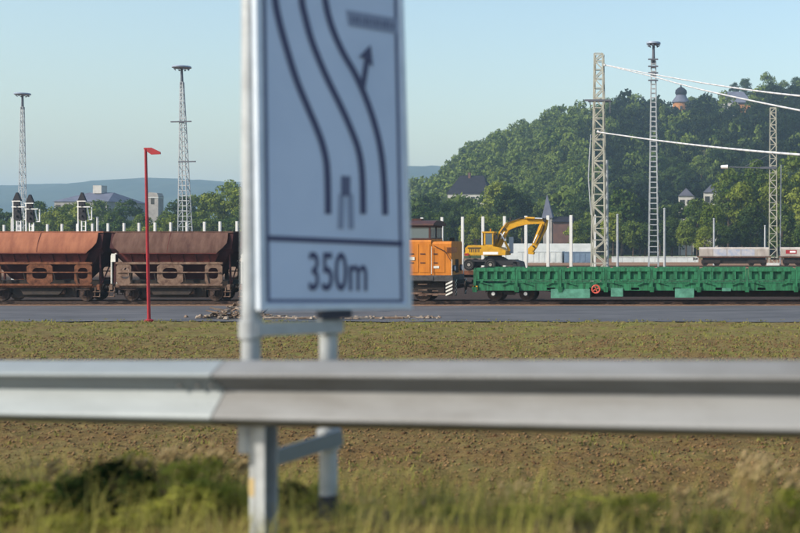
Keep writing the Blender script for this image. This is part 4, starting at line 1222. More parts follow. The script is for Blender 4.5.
# ------------------------------------------------------------------ signals above the hopper wagons
def signal(px, ytop, label):
    d = 108.0
    t = empty('signal', (PX(px, d), d, 0)); tag(t, label, 'signal', 'dark pointed signals behind the hopper wagons')
    s = d / FPX
    zt = PZ(ytop, d); ze = zt - 8.5 * s; zb = zt - 28 * s
    o = MB().prism([(-0.40, ze), (0.40, ze), (0.06, zt), (-0.06, zt)], 'y', -0.12, 0.12).build('pointed_board', M['signal_black'], t)
    o = MB().prism([(-0.30, zb + 0.15), (-0.1, zb), (0.42, zb + 0.05), (0.30, ze - 0.6), (0.22, ze - 0.02), (-0.30, ze - 0.02)], 'y', -0.13, 0.10).build('signal_head', M['signal_black'], t)
    for k in range(3):
        c = (0.02 + 0.08 * (k % 2), -0.14, ze - 0.45 - 0.5 * k)
        MB().lathe_y(c, [(0.10, -0.14), (0.11, -0.02), (0.05, 0.0)], 12).build('lens_hood', M['dark'], o)
    f = MB()
    f.bar((-0.40, 0, 0.4), (-0.40, 0, ze + 0.02), 0.09); f.bar((-0.44, -0.15, ze - 0.58), (0.85, -0.15, ze - 0.58), 0.09)
    f.bar((-0.44, -0.15, ze - 0.02), (0.42, -0.15, ze - 0.02), 0.08)
    f.bar((0.40, 0.1, ze - 0.6), (0.62, 0.1, zb + 0.2), 0.08); f.bar((0.85, 0.1, ze - 0.6), (0.85, 0.1, zb + 0.1), 0.08)
    f.bar((0.5, 0.1, zb + 0.1), (0.9, 0.1, zb + 0.1), 0.09)
    f.build('frame', M['insul'], t)
    p = MB()
    for x in (-0.06, 0.34): p.bar((x, 0, 0), (x, 0, zb + 0.2), 0.09)
    k = 0.4
    while k < zb: p.bar((-0.06, 0, k), (0.34, 0, k), 0.05); k += 0.45
    p.build('ladder_post', M['insul'], t)
    MB().box(-0.35, 0.6, -0.4, 0.4, -0.1, 0.25).build('footing', M['concrete'], t)
signal(17.3, 192.5, 'dark pointed signal leftmost, just left of the slim floodlight mast')
signal(30.2, 194.6, 'dark pointed signal just right of the slim floodlight mast')
signal(82.3, 192.5, 'dark pointed signal standing alone above the first hopper wagon')

# ------------------------------------------------------------------ red pole with pennant
d = 54.3
t = empty('flag_pole', (PX(149, d), d, 0.0)); tag(t, 'slim red pole with a small red pennant by the road', 'pole')
h = PZ(149, d)
MB().tube((0, 0, -0.1), (0, 0, h), 0.08, 0.06, 12).build('pole', M['red'], t, 'auto')
MB().lathe_z((0, 0, 0), [(0.2, -0.05), (0.2, 0.1), (0.12, 0.14)], 12).build('base', M['red'], t)
pn = MB()
pn.hull2([(-0.08, -0.03, h - 0.02), (-0.08, 0.03, h - 0.02), (-0.08, 0.03, h + 0.06), (-0.08, -0.03, h + 0.06)],
         [(0.28, -0.03, h - 0.28), (0.28, 0.03, h - 0.28), (0.28, 0.03, h + 0.06), (0.28, -0.03, h + 0.06)])
pn.hull2([(0.28, -0.03, h - 0.28), (0.28, 0.03, h - 0.28), (0.28, 0.03, h + 0.06), (0.28, -0.03, h + 0.06)],
         [(0.72, -0.03, h - 0.27), (0.72, 0.03, h - 0.27), (0.72, 0.03, h - 0.16), (0.72, -0.03, h - 0.16)])
pn.build('pennant', M['red'], t)
t.rotation_euler = (0, math.radians(-1.1), 0)

# ------------------------------------------------------------------ rubbish heap beside the road
rnd = random.Random(21)
hp = empty('rubble_heap', (PX(236, 56.5), 56.5, 0.07)); tag(hp, 'low heap of broken timber and rubble at the edge of the grey road', 'rubble heap')
def plank_piece(parent, c, L, w, th, rz, rx, m, nm='plank'):
    o = MB().box(-L / 2, L / 2, -w / 2, w / 2, 0, th).build(nm, m, parent)
    o.location = c; o.rotation_euler = (0, rx, rz)
    return o
for k in range(80):
    u = rnd.gauss(0, 1)
    x = u * 0.95 + 0.1; y = rnd.gauss(0, 0.5)
    z = max(0.0, 0.68 * math.exp(-(u * 0.85) ** 2 / 0.8) * rnd.random())
    plank_piece(hp, (x, y, z), rnd.uniform(0.3, 1.1), rnd.uniform(0.06, 0.16), rnd.uniform(0.03, 0.08), rnd.uniform(0, 3.1), rnd.uniform(-0.5, 0.5) * (z > 0.1), M['plank'] if rnd.random() < 0.6 else M['rubble'])
def chunk(parent, c, r, m, nm='stone'):
    mb = MB(); n = 6
    pts0 = [(c[0] + r * math.cos(a) * rnd.uniform(.7, 1.1), c[1] + r * math.sin(a) * rnd.uniform(.7, 1.1), c[2]) for a in [2 * math.pi * q / n for q in range(n)]]
    pts1 = [(c[0] + r * .6 * math.cos(a) * rnd.uniform(.6, 1.1), c[1] + r * .6 * math.sin(a) * rnd.uniform(.6, 1.1), c[2] + r * rnd.uniform(.5, .9)) for a in [2 * math.pi * q / n for q in range(n)]]
    mb.hull2(pts0, pts1).build(nm, m, parent)
for k in range(40):
    u = rnd.gauss(0, 1)
    chunk(hp, (u * 1.0, rnd.gauss(0, 0.45), 0.0), rnd.uniform(0.07, 0.2), M['rubble'] if rnd.random() < 0.7 else M['plank'])
sc_ = empty('scattered_debris', (PX(340, 56), 56.0, 0.07)); tag(sc_, 'thin line of scattered planks and stones along the road edge', 'debris')
for k in range(60):
    px = rnd.uniform(268, 440)
    x = PX(px, 56) - PX(340, 56)
    if rnd.random() < 0.5: plank_piece(sc_, (x, rnd.gauss(0, 0.25), 0), rnd.uniform(0.4, 1.6), 0.12, 0.06, rnd.gauss(0, 0.25), 0, M['plank'] if rnd.random() < .5 else M['rubble'])
    else: chunk(sc_, (x, rnd.gauss(0, 0.3), 0), rnd.uniform(0.06, 0.14), M['rubble'])
for k in range(8):
    x = PX(rnd.uniform(425, 440), 56) - PX(340, 56)
    chunk(sc_, (x, rnd.gauss(0, 0.2), 0), rnd.uniform(0.08, 0.18), M['rubble'] if k % 2 else M['plank'])

# ------------------------------------------------------------------ guardrail
def rail_segment(t0, t1, off, m, parent):
    prof = [(0.000, 0.313), (0.010, 0.311), (0.018, 0.307), (0.086, 0.262), (0.093, 0.256), (0.096, 0.249), (0.090, 0.240), (0.013, 0.180), (0.005, 0.173), (0.004, 0.166), (0.010, 0.157), (0.082, 0.070), (0.092, 0.056), (0.095, 0.048), (0.092, 0.041), (0.084, 0.036), (0.024, 0.003), (0.010, 0.000)]
    n = 40
    m_ = MB()
    for back in (0, 1):
        for i in range(n + 1):
            tt = t0 + (t1 - t0) * i / n
            p = GA + GT * tt
            zt = rail_top(tt) - 0.31
            for (q, z) in prof:
                w = p + GN * (q + off - (0.004 if back else 0))
                m_.v.append((w.x, w.y, zt + z))
    k = len(prof); base = (n + 1) * k
    for i in range(n):
        for j in range(k - 1):
            a = i * k + j
            m_.f.append((a, a + 1, a + k + 1, a + k))
            a += base
            m_.f.append((a, a + k, a + k + 1, a + 1))
    return m_.build('rail', m, parent, True)
gr = empty('guardrail', (0, 0, 0)); tag(gr, 'galvanised steel guardrail across the foreground', 'guardrail')
def t_at(px):
    k = (px - XP) / FPX                       # point of the rail line seen at column px
    return (GA.x - k * GA.y) / (k * GT.y - GT.x)
tj = t_at(226)
rail_segment(-16, tj + 0.0, 0.006, M['galv'], gr)
rail_segment(tj - 0.32, 24, 0.0, M['galv_old'], gr)
for tb in [tj - 0.05, tj - 0.13, tj - 0.24]:
    for zo in (0.10, 0.20):
        p = GA + GT * tb + GN * 0.03
        z = rail_top(tb) - 0.31 + zo
        MB().lathe_y((0, 0, 0), [(0.010, -0.008), (0.013, 0.0), (0.013, 0.03)], 10).build('bolt', M['galv_old'], gr, True, (p.x, p.y - 0.02, z))
tp = t_at(251)
for k in range(-4, 6):
    tt = tp + 4.0 * k
    p = GA + GT * tt - GN * 0.10
    zt = rail_top(tt) - 0.05
    pm = MB()
    hw, hd, th = 0.03, 0.045, 0.006
    for (a0, a1, b0, b1) in ((-hw, hw, -hd, -hd + th), (-hw, hw, hd - th, hd), (-hw, -hw + th, -hd, hd)):
        c = [p + GT * a + GN * b for a, b in ((a0, b0), (a1, b0), (a1, b1), (a0, b1))]
        pm.hull2([(v.x, v.y, 1.4) for v in c], [(v.x, v.y, zt) for v in c])
    pm.build('post', M['galv_post'], gr)

# ------------------------------------------------------------------ road sign
ST = Vector((0.643, 0.766, 0)).normalized()          # along the panel, away to the right
SN = Vector((ST.y, -ST.x, 0))                        # face of the sign
dP = 5.62
P1 = Vector((PX(251, dP), dP, 0)); P2 = P1 + ST * 0.42
SO = P1 + SN * 0.085
sg = empty('road_sign', (P1.x, P1.y, 2.4)); tag(sg, 'tall white lane diagram road sign reading 350 m on two posts', 'road sign')
SGL = sg.location.copy()
def plane_uv(x, y):
    k = (x - XP) / FPX
    u = (k * SO.y - SO.x) / (ST.x - k * ST.y)
    return u, PZ(y, SO.y + u * ST.y)
def plane_pt(u, z, off=0.0): return SO + ST * u + SN * off + Vector((0, 0, z)) - SGL
b0 = plane_uv(261.5, 308); b1 = plane_uv(409.5, 307)
e0 = plane_uv(257.5, 0); e1 = plane_uv(401, 0)
ztop = 5.75
def ext(a, b, z): f = (z - a[1]) / (b[1] - a[1]); return (a[0] + (b[0] - a[0]) * f, z)
c0 = ext(b0, e0, ztop); c1 = ext(b1, e1, ztop - 0.05)
quad = [b0, b1, c1, c0]
def inset(q, dst):
    c = Vector((sum(p[0] for p in q) / 4, sum(p[1] for p in q) / 4))
    out = []
    for i in range(4):
        p = Vector(q[i]); a = (Vector(q[i - 1]) - p).normalized(); b = (Vector(q[(i + 1) % 4]) - p).normalized()
        out.append(tuple(p + (a + b) * dst))
    return out
MB().hull2([plane_pt(u, z, -0.03) for u, z in quad], [plane_pt(u, z, 0.0) for u, z in quad]).build('panel', M['sign_white'], sg)
# aluminium edge frame
fm = MB()
qo = inset(quad, -0.012); qi = inset(quad, 0.018)
for i in range(4):
    j = (i + 1) % 4
    lo = [qo[i], qo[j], qi[j], qi[i]]
    fm.hull2([plane_pt(u, z, -0.035) for u, z in lo], [plane_pt(u, z, 0.010) for u, z in lo])
fm.build('edge_frame', M['alu'], sg)
# printed border
bd = MB()
q1 = [plane_uv(x, y) for x, y in ((266.5, 302.5), (403, 302.5))]
q1 = [q1[0], q1[1], ext(plane_uv(403, 302.5), plane_uv(396.5, 0), ztop - 0.1), ext(plane_uv(266.5, 302.5), plane_uv(262.5, 0), ztop - 0.07)]
q2 = inset(q1, 0.017)
for i in range(4):
    j = (i + 1) % 4
    bd.add([plane_pt(u, z, 0.002) for u, z in (q1[i], q1[j], q2[j], q2[i])], [(0, 1, 2, 3)])
bd.build('printed_border', M['sign_mid'], sg)
def stroke(pts, w, m, name, off=0.003, flatten=True):
    uv = [Vector(plane_uv(*p)) for p in pts]
    # smooth the polyline
    out = []
    n = len(uv)
    for i in range(n - 1):
        p0 = uv[max(0, i - 1)]; p1 = uv[i]; p2 = uv[i + 1]; p3 = uv[min(n - 1, i + 2)]
        for k in range(6):
            u = k / 6
            out.append(0.5 * ((2 * p1) + (p2 - p0) * u + (2 * p0 - 5 * p1 + 4 * p2 - p3) * u * u + (-p0 + 3 * p1 - 3 * p2 + p3) * u ** 3))
    out.append(uv[-1])
    mb = MB()
    for i, p in enumerate(out):
        a = out[max(0, i - 1)]; b = out[min(len(out) - 1, i + 1)]
        t_ = (b - a).normalized(); n_ = Vector((-t_.y, t_.x)) * w / 2
        mb.v += [tuple(plane_pt(p.x + n_.x, p.y + n_.y, off)), tuple(plane_pt(p.x - n_.x, p.y - n_.y, off))]
    for i in range(len(out) - 1):
        mb.f.append((2 * i, 2 * i + 1, 2 * i + 3, 2 * i + 2))
    return mb.build(name, m, sg)
stroke([(272, -60), (273, -30), (275, 0), (279, 21), (286, 47), (296, 79), (307, 106), (316, 127), (323, 147), (327, 170), (328, 214)], 0.036, M['sign_dark'], 'lane_line')
stroke([(298, -60), (299.5, -30), (301.5, 0), (305, 17), (312, 42), (325, 74), (340, 105), (349, 125), (358, 149), (362, 174), (363, 214)], 0.036, M['sign_dark'], 'lane_line')
stroke([(320, -60), (322, -30), (325, 0), (331, 25), (342, 51), (355, 74), (366, 99), (375, 126), (381, 153), (384, 185), (385, 215)], 0.036, M['sign_dark'], 'lane_line')
stroke([(362, 92), (363.5, 80), (367, 58)], 0.030, M['sign_dark'], 'branch_arrow', 0.0045)
mb = MB(); mb.add([plane_pt(*plane_uv(*p), 0.006) for p in ((370, 45), (358.5, 57), (365.5, 59), (372.5, 67))], [(0, 1, 2, 3)]); mb.build('arrow_head', M['sign_dark'], sg)
mb = MB(); mb.add([plane_pt(*plane_uv(*p), 0.003) for p in ((346, 10), (397, 18.5), (397, 34), (348.5, 26))], [(3, 2, 1, 0)]); mb.build('name_plate', M['sign_grey'], sg)
tx = MB()
rr = random.Random(4)
for k in range(13):
    x = 351 + k * 3.4
    y = 14.5 + (x - 348) * 0.165
    x2 = x + rr.uniform(0.8, 1.9)
    tx.add([plane_pt(*plane_uv(*p), 0.005) for p in ((x, y + rr.choice((0, 2.2))), (x2, y + 0.5), (x2, y + 7.5), (x, y + 7.2))], [(0, 1, 2, 3)])
tx.build('blurred_place_name', M['sign_mid'], sg)
stroke([(345.5, 176), (345.5, 196)], 0.052, M['sign_mid'], 'island_nose', 0.004)
stroke([(341.5, 194), (340.5, 229)], 0.032, M['sign_grey'], 'island_line', 0.003)
stroke([(350, 194), (351, 229)], 0.032, M['sign_grey'], 'island_line', 0.003)
stroke([(266.5, 238), (402.5, 243.8)], 0.028, M['sign_dark'], 'dividing_bar')
# distance lettering
def lettering(txt, xa, xb, ya, yb):
    cu = bpy.data.curves.new('lettering', 'FONT'); cu.body = txt; cu.offset = 0.012; cu.resolution_u = 4
    o = bpy.data.objects.new('tmp_text', cu); COL.objects.link(o)
    dg = bpy.context.evaluated_depsgraph_get()
    me = bpy.data.meshes.new_from_object(o.evaluated_get(dg))
    COL.objects.unlink(o); bpy.data.objects.remove(o)
    co = np.array([v.co[:] for v in me.vertices])
    lo, hi = co.min(0), co.max(0)
    for v in me.vertices:
        fx = (v.co.x - lo[0]) / (hi[0] - lo[0]); fy = (v.co.y - lo[1]) / (hi[1] - lo[1])
        px = xa + (xb - xa) * fx
        p = plane_pt(*plane_uv(px, yb + (ya - yb) * fy + (px - 335) * 0.012), 0.003)
        v.co = p
    me.update()
    return link('lettering', me, M['sign_dark'], sg)
lettering('350m', 308.5, 367, 252, 291)
# posts and fittings
loc = lambda v, z: Vector((v.x, v.y, z)) - SGL
MB().tube(loc(P1, 3.02), loc(P1, 5.7), 0.046, n=20).build('post', M['galv_post'], sg, 'auto')
PL = P1 + GT * 0.062 + GN * 0.01
MB().tube(loc(PL, 2.2), loc(PL, 3.10), 0.048, n=20).build('post', M['galv_post'], sg, 'auto')
MB().tube(loc(P2, 2.2), loc(P2, 5.68), 0.046, n=20).build('post', M['galv_post'], sg, 'auto')
MB().tube(loc(P2, 2.52), loc(P2, 2.64), 0.052, n=16).build('post_collar', M['dark_clamp'], sg, 'auto')
tape = MB(); tape.tube(loc(PL, 2.72), loc(PL, 2.81), 0.0495, n=20)
tape.build('yellow_tape', mat('ochre tape', (0.45, 0.35, 0.18), 0.6), sg, 'auto')
# upper cross bracket
zu = PZ(327, 5.75)
MB().bar(loc(P1 + SN * 0.055, zu), loc(P2 + SN * 0.055 + ST * 0.05, zu - 0.01), 0.02, 0.065).build('cross_bracket', M['galv_post'], sg)
for p_, zz in ((P1, zu), (P2, zu - 0.005)):
    MB().tube(loc(p_, zz - 0.045), loc(p_, zz + 0.045), 0.058, n=20).build('clamp', M['galv_post'], sg, 'auto')
# lower bracket, tilted
zl = PZ(452, 5.7)
MB().bar(loc(PL + SN * 0.06, zl - 0.015), loc(P2 + SN * 0.06 + ST * 0.04, zl + 0.035), 0.025, 0.08).build('cross_bracket', M['galv'], sg)
MB().tube(loc(P1 , 2.93), loc(P1, 3.09), 0.062, n=20).build('clamp', M['galv_post'], sg, 'auto')
MB().tube(loc(P2, zl - 0.03), loc(P2, zl + 0.075), 0.06, n=20).build('clamp', M['galv_post'], sg, 'auto')
kb = plane_uv(322, 311); kc = plane_uv(352, 318)
MB().hull2([plane_pt(kb[0], kb[1], -0.06), plane_pt(kc[0], kb[1], -0.06), plane_pt(kc[0], kb[1], 0.0), plane_pt(kb[0], kb[1], 0.0)],
           [plane_pt(kb[0], kc[1], -0.06), plane_pt(kc[0], kc[1], -0.06), plane_pt(kc[0], kc[1], 0.0), plane_pt(kb[0], kc[1], 0.0)]).build('bottom_clamp', M['dark_clamp'], sg)
# ------------------------------------------------------------------ buildings
def gable_house(name, px0, px1, ye, yr, yb, d, depth, wall, roof, label, ridge_along=True, hip=0.0, nwin=3, ground=None):
    """px0..px1 eaves, ye eaves height, yr ridge height (photo rows)"""
    x0, x1 = PX(px0, d), PX(px1, d)
    xc = (x0 + x1) / 2; h = (x1 - x0) / 2
    zb = PZ(yb, d) if ground is None else ground
    ze, zr = PZ(ye, d) - zb, PZ(yr, d) - zb
    t = empty(name, (xc, d, zb)); tag(t, label, 'building')
    gz = (min(float(hill_height(np.array([xc + q]), np.array([d + w]))[0]) for q in (-h, h) for w in (0, depth)) if d > 285 else 0.0) - zb - 0.5
    MB().box(-h * 0.94, h * 0.94, 0.3, depth - 0.3, min(-1.0, gz), ze).build('wall', wall, t)
    r = MB()
    if ridge_along:
        a = h * (1 - hip)
        r.add([(-h, 0, ze), (h, 0, ze), (h, depth, ze), (-h, depth, ze), (-a, depth / 2, zr), (a, depth / 2, zr)], [(0, 1, 5, 4), (2, 3, 4, 5), (1, 2, 5), (3, 0, 4), (3, 2, 1, 0)])
    else:
        a = depth * hip / 2
        r.add([(-h, 0, ze), (h, 0, ze), (h, depth, ze), (-h, depth, ze), (0, a, zr), (0, depth - a, zr)], [(0, 1, 4), (1, 2, 5, 4), (2, 3, 5), (3, 0, 4, 5), (3, 2, 1, 0)])
    rf = r.build('roof', roof, t)
    for k in range(nwin):
        x = -h * 0.94 + 2 * h * 0.94 * (k + 0.5) / nwin
        w = min(0.7, h * 0.6 / nwin)
        o = MB().box(x - w, x + w, 0.22, 0.299, ze - 2.6, ze - 1.0).build('window', M['window_dark'], t)
        MB().box(x - w - 0.1, x + w + 0.1, 0.15, 0.299, ze - 2.75, ze - 2.61).build('sill', M['stone'], o)
    return t, h, ze, zr, rf
t, h, ze, zr, rf = gable_house('station_building', 52, 108, 201.5, 191.0, 232, 330, 22, M['stone'], M['slate_blue'], 'wide low building with grey roof behind the trees at left', True, 0.55, 7, 0.0)
MB().box(-1.5, 1.1, 9, 12, zr - 0.3, zr + 2.1).build('roof_lantern', M['plaster_white'], rf)
# grey concrete tower
d = 300.0
t = empty('concrete_tower', (PX(155.5, d), d, 0)); tag(t, 'plain grey concrete tower among the trees behind the brown hopper wagon', 'tower')
h = PZ(192.5, d)
MB().prism([(-1.5, 0), (1.45, 0), (1.45, h - 0.9), (1.1, h - 0.2), (-0.9, h), (-1.5, h - 0.4)], 'y', -1.4, 1.4).build('shaft', M['stone'], t)
MB().box(-0.5, 0.4, -1.45, -1.401, h - 3.2, h - 1.6).build('window', M['window_dark'], t)
MB().box(-1.6, 1.55, -1.5, 1.5, h - 1.5, h - 1.3).build('cornice', M['concrete'], t)
# house with the big dark roof on the slope
t, h, ze, zr, rf = gable_house('slope_house', 446, 489, 194.0, 174.5, 200, 400, 13, M['plaster_white'], M['slate'], 'house with a steep black roof among trees on the slope', True, 0.45, 4)
MB().box(-1.2, -0.3, 5.5, 6.4, zr - 1.5, zr + 1.0).build('chimney', M['roof_brown'], rf)
# church with spire
d = 285.0
t = empty('church', (PX(549, d), d, PZ(232, d))); tag(t, 'small church with pointed blue grey spire behind the excavator arm', 'church')
z = lambda y: PZ(y, d) - PZ(232, d)
MB().box(-1.3, 1.0, -1.2, 1.2, -6.6, z(217)).build('tower', M['stone'], t)
sp = MB(); w = 1.5
sp.add([(-w - 0.1, -w, z(218)), (w - 0.3, -w, z(218)), (w - 0.3, w, z(218)), (-w - 0.1, w, z(218)), (-0.5, 0, z(194))], [(0, 1, 4), (1, 2, 4), (2, 3, 4), (3, 0, 4), (3, 2, 1, 0)])
sp.build('spire', M['slate_blue'], t)
MB().box(-0.4, 0.1, -1.26, -1.201, z(221.5), z(218.5)).build('bell_opening', M['window_dark'], t)
MB().box(1.41, 6.2, -2.0, 3.5, -6.6, z(222)).build('nave', M['roof_brown'], t)
nv = MB(); nv.add([(1.1, -2.5, z(222)), (6.6, -2.5, z(222)), (6.6, 4.0, z(222)), (1.1, 4.0, z(222)), (1.1, 0.7, z(216.5)), (6.2, 0.7, z(216.5))], [(0, 1, 5, 4), (2, 3, 4, 5), (1, 2, 5), (3, 0, 4), (3, 2, 1, 0)])
nv.build('nave_roof', M['slate'], t)
# castle on the ridge
d = 612.0
t = empty('castle_tower', (PX(681, d), d, PZ(118, d))); tag(t, 'round ochre castle tower with dark domed cap on the wooded ridge', 'tower')
zb = PZ(118, d); z = lambda y: PZ(y, d) - zb
MB().lathe_z((0, 0, -14), [(4.6, 0), (4.6, z(103) + 14)], 18).build('shaft', M['plaster_ochre'], t, 'auto')
MB().lathe_z((0, 0, 0), [(5.3, z(103)), (5.0, z(101.5)), (3.1, z(97)), (2.9, z(95.5))], 18).build('skirt_roof', M['slate_blue'], t, 'auto')
MB().lathe_z((0, 0, 0), [(2.5, z(97.5)), (2.5, z(94.5))], 18).build('lantern', M['roof_brown'], t, 'auto')
MB().lathe_z((0, 0, 0), [(2.9, z(94.8)), (3.3, z(93)), (3.0, z(90.3)), (1.8, z(88.2)), (0.5, z(87)), (0.2, z(84.5))], 18).build('dome', M['slate'], t, 'auto')
for a in (-2.2, -1.5, -0.8):
    MB().box(4.62 * math.cos(a) - 0.6, 4.62 * math.cos(a) + 0.6, 4.6 * math.sin(a) - 0.15, 4.6 * math.sin(a) + 0.1, z(110), z(107)).build('window', M['window_dark'], t)
t, h, ze, zr, rf = gable_house('castle_hall', 717, 752, 102.5, 89.5, 118, 615, 18, M['plaster_white'], M['slate_blue'], 'castle hall with long grey roof on the wooded ridge', True, 0.5, 6)
MB().box(h * 0.25, h * 0.93, -0.4, 0.29, -2, ze - 0.8).build('ochre_wing', M['plaster_ochre'], t)
MB().box(h * 0.2, h * 0.98, -1.0, 0.29, ze - 0.79, ze - 0.1).build('wing_roof', M['slate'], t)
# white gabled houses half hidden in the trees
for px, yt, lb in ((686, 188, 'white gabled house peeping from trees left of the others'), (711, 184.5, 'white gabled house peeping from trees by the tall conifers')):
    gable_house('gabled_house', px - 8, px + 8, yt + 8, yt, 206, 292, 8, M['plaster_white'], M['slate_blue'], lb, False, 0.0, 2)

# ------------------------------------------------------------------ trees
def crown_arrays(rng, nblob, per, leaf, rx=1.0, rz=1.15, cone=0.0, spread=0.62):
    """leaf quads over many clumps; crown centred at z = 0, unit radius"""
    C = rng.normal(size=(nblob, 3)); C /= np.linalg.norm(C, axis=1)[:, None]
    rad = spread + 0.22 * rng.random(nblob)
    C = C * rad[:, None]
    C[:, 2] *= rz
    br = 0.24 + 0.2 * rng.random(nblob)
    if cone > 0:
        f = 1 - cone * np.clip((C[:, 2] / rz + 1) / 2, 0, 1)
        C[:, 0] *= f; C[:, 1] *= f; br *= (0.5 + 0.5 * f)
    C[:, 0] *= rx; C[:, 1] *= rx
    D = rng.normal(size=(nblob, per, 3)); D /= np.linalg.norm(D, axis=2)[:, :, None]
    D[:, :, 2] = np.where(D[:, :, 2] < -0.3, -D[:, :, 2] * 0.5, D[:, :, 2])
    R = br[:, None, None] * (0.72 + 0.36 * rng.random((nblob, per, 1)))
    pts = (C[:, None, :] + D * R * np.array([1, 1, 0.85])).reshape(-1, 3)
    nrm = D.reshape(-1, 3) + 0.55 * rng.normal(size=(nblob * per, 3)) + 0.25 * C.repeat(per, 0)
    nrm /= np.linalg.norm(nrm, axis=1)[:, None]
    up = rng.normal(size=nrm.shape)
    a = np.cross(nrm, up); a /= np.linalg.norm(a, axis=1)[:, None]
    b = np.cross(nrm, a)
    sz = leaf * (0.6 + 0.8 * rng.random((len(pts), 1)))
    a = a * sz; b = b * sz * 0.75
    V = np.stack([pts - a - b * 0.3, pts + b, pts + a + b * 0.2, pts - b * 0.9], 1).reshape(-1, 3)
    return V

def quads(V):
    n = len(V) // 4
    return np.arange(n * 4).reshape(n, 4)

def trunk_mesh(rng):
    m = MB()
    m.tube((0, 0, -1.9), (0.03, 0, -0.6), 0.075, 0.055, 8)
    m.tube((0.03, 0, -0.6), (0.0, 0.04, 0.4), 0.055, 0.025, 8)
    for k in range(7):
        a = rng.random() * 6.28
        z = -0.9 + 1.1 * k / 7
        m.tube((0.02, 0, z), (0.6 * math.cos(a), 0.6 * math.sin(a), z + 0.45), 0.03, 0.008, 6)
    me = bpy.data.meshes.new('trunk'); me.from_pydata(m.v, [], m.f); me.update()
    me.materials.append(M['bark'])
    return me
TR = [trunk_mesh(np.random.default_rng(k)) for k in range(3)]
CROWN = {}
for kind, mt in (('mid', 'leaf_mid'), ('dark', 'leaf_dark'), ('bright', 'leaf_bright'), ('hill', 'leaf_hill')):
    CROWN[kind] = []
    for k in range(5):
        rg = np.random.default_rng(100 + k + 17 * len(kind))
        V = crown_arrays(rg, (34, 60, 46, 80, 52)[k], (100, 60, 78, 45, 70)[k], 0.062, 1.0, 1.0 + 0.25 * (k % 3), (0.1, 0.4, 0.2, 0.55, 0.3)[k], (0.55, 0.66, 0.6, 0.62, 0.7)[k])
        me = np_mesh('crown', V, quads(V)); me.materials.append(M[mt]); CROWN[kind].append(me)
rg = np.random.default_rng(5)
V = crown_arrays(rg, 110, 45, 0.07, 0.62, 1.9, 0.75, 0.5)
CONI = np_mesh('crown', V, quads(V)); CONI.materials.append(M['leaf_mid'])

def ground_at(x, y):
    if 285 < y < 1150 and RX[0] < x < RX[-1]:
        return float(hill_height(np.array([x]), np.array([y]))[0])
    return 0.0

NT = 0
def tree(x, y, r, ztop, kind, label, group, conifer=False, cat='tree', name='broadleaf_tree'):
    """crown radius r metres, top of the crown at ztop"""
    global NT
    NT += 1
    rr = random.Random(NT)
    gz = ground_at(x, y) - 0.3
    me = CONI if conifer else CROWN[kind][rr.randrange(5)]
    zs = 1.9 if conifer else 1.3
    H = ztop - gz
    sz = min(r * 1.15, H / (zs + 1.35)) if not conifer else H / (zs + 2.0)
    cz = H - zs * sz
    t = empty(name if not conifer else 'conifer_tree', (x, y, gz)); tag(t, label, cat, group)
    c = link('crown', me, None, t)
    c.location = (0, 0, cz); c.scale = (r, r, sz); c.rotation_euler = (0, 0, rr.uniform(0, 6.28))
    k = link('trunk', TR[NT % 3], None, t)
    k.location = (0, 0, 0); k.scale = (r * 0.8, r * 0.8, max(0.5, (cz + 0.4 * sz) / 2.6))
    k.location = (0, 0, 1.9 * k.scale[2] - 0.1)
    return t

# row at left, nearer: tops by photo column
rr = random.Random(3)
def ptree(px, yt, d, rpx, kind, label, group, conifer=False):
    tree(PX(px, d), d, rpx * d / FPX, PZ(yt, d), kind, label, group, conifer)
G1 = 'trees behind the hopper wagons'
ROW = ((-14, 197, 280, 20, 'mid'), (6, 203, 262, 16, 'mid'), (22, 206, 255, 15, 'mid'), (40, 200, 275, 18, 'mid'), (56, 206, 250, 18, 'bright'), (70, 203, 262, 15, 'bright'), (84, 201, 258, 19, 'bright'), (100, 199, 285, 18, 'mid'), (112, 205, 255, 16, 'mid'), (128, 198, 270, 17, 'mid'), (142, 208, 250, 14, 'bright'), (166, 205, 255, 14, 'mid'), (180, 195, 275, 17, 'dark'), (197, 184, 290, 19, 'mid'), (212, 190, 262, 18, 'bright'), (227, 180, 285, 20, 'mid'), (240, 188, 262, 18, 'bright'), (256, 182, 280, 20, 'mid'))
KN = {'dark': 'dark leafy tree', 'mid': 'mid green tree', 'bright': 'bright yellow green tree'}
lbs = row_labels([r[0] for r in ROW], '%s from the left in the rear row above the hopper wagons')
for q, (px, yt, d, rp, kind) in enumerate(ROW):
    ptree(px, yt, d, rp, kind, KN[kind] + ', ' + lbs[q], G1)
ROW = ((-5, 214), (14, 218), (33, 217), (50, 219), (66, 214), (90, 217), (104, 218), (120, 216), (135, 220), (150, 219), (172, 214), (190, 212), (205, 210), (222, 212), (238, 208), (250, 212), (272, 200), (290, 195), (308, 190), (330, 200), (352, 192), (374, 198), (394, 190))
lbs = row_labels([r[0] for r in ROW], 'low leafy tree, %s from the left in the front row behind the hopper wagons')
for q, (px, yt) in enumerate(ROW):
    ptree(px, yt, rr.uniform(236, 246), rr.uniform(12, 17), rr.choice(['mid', 'bright', 'mid']), lbs[q] if px < 245 else 'leafy tree in the row hidden behind the road sign', G1 + ' (front rank)' if px < 245 else 'trees hidden by the sign')
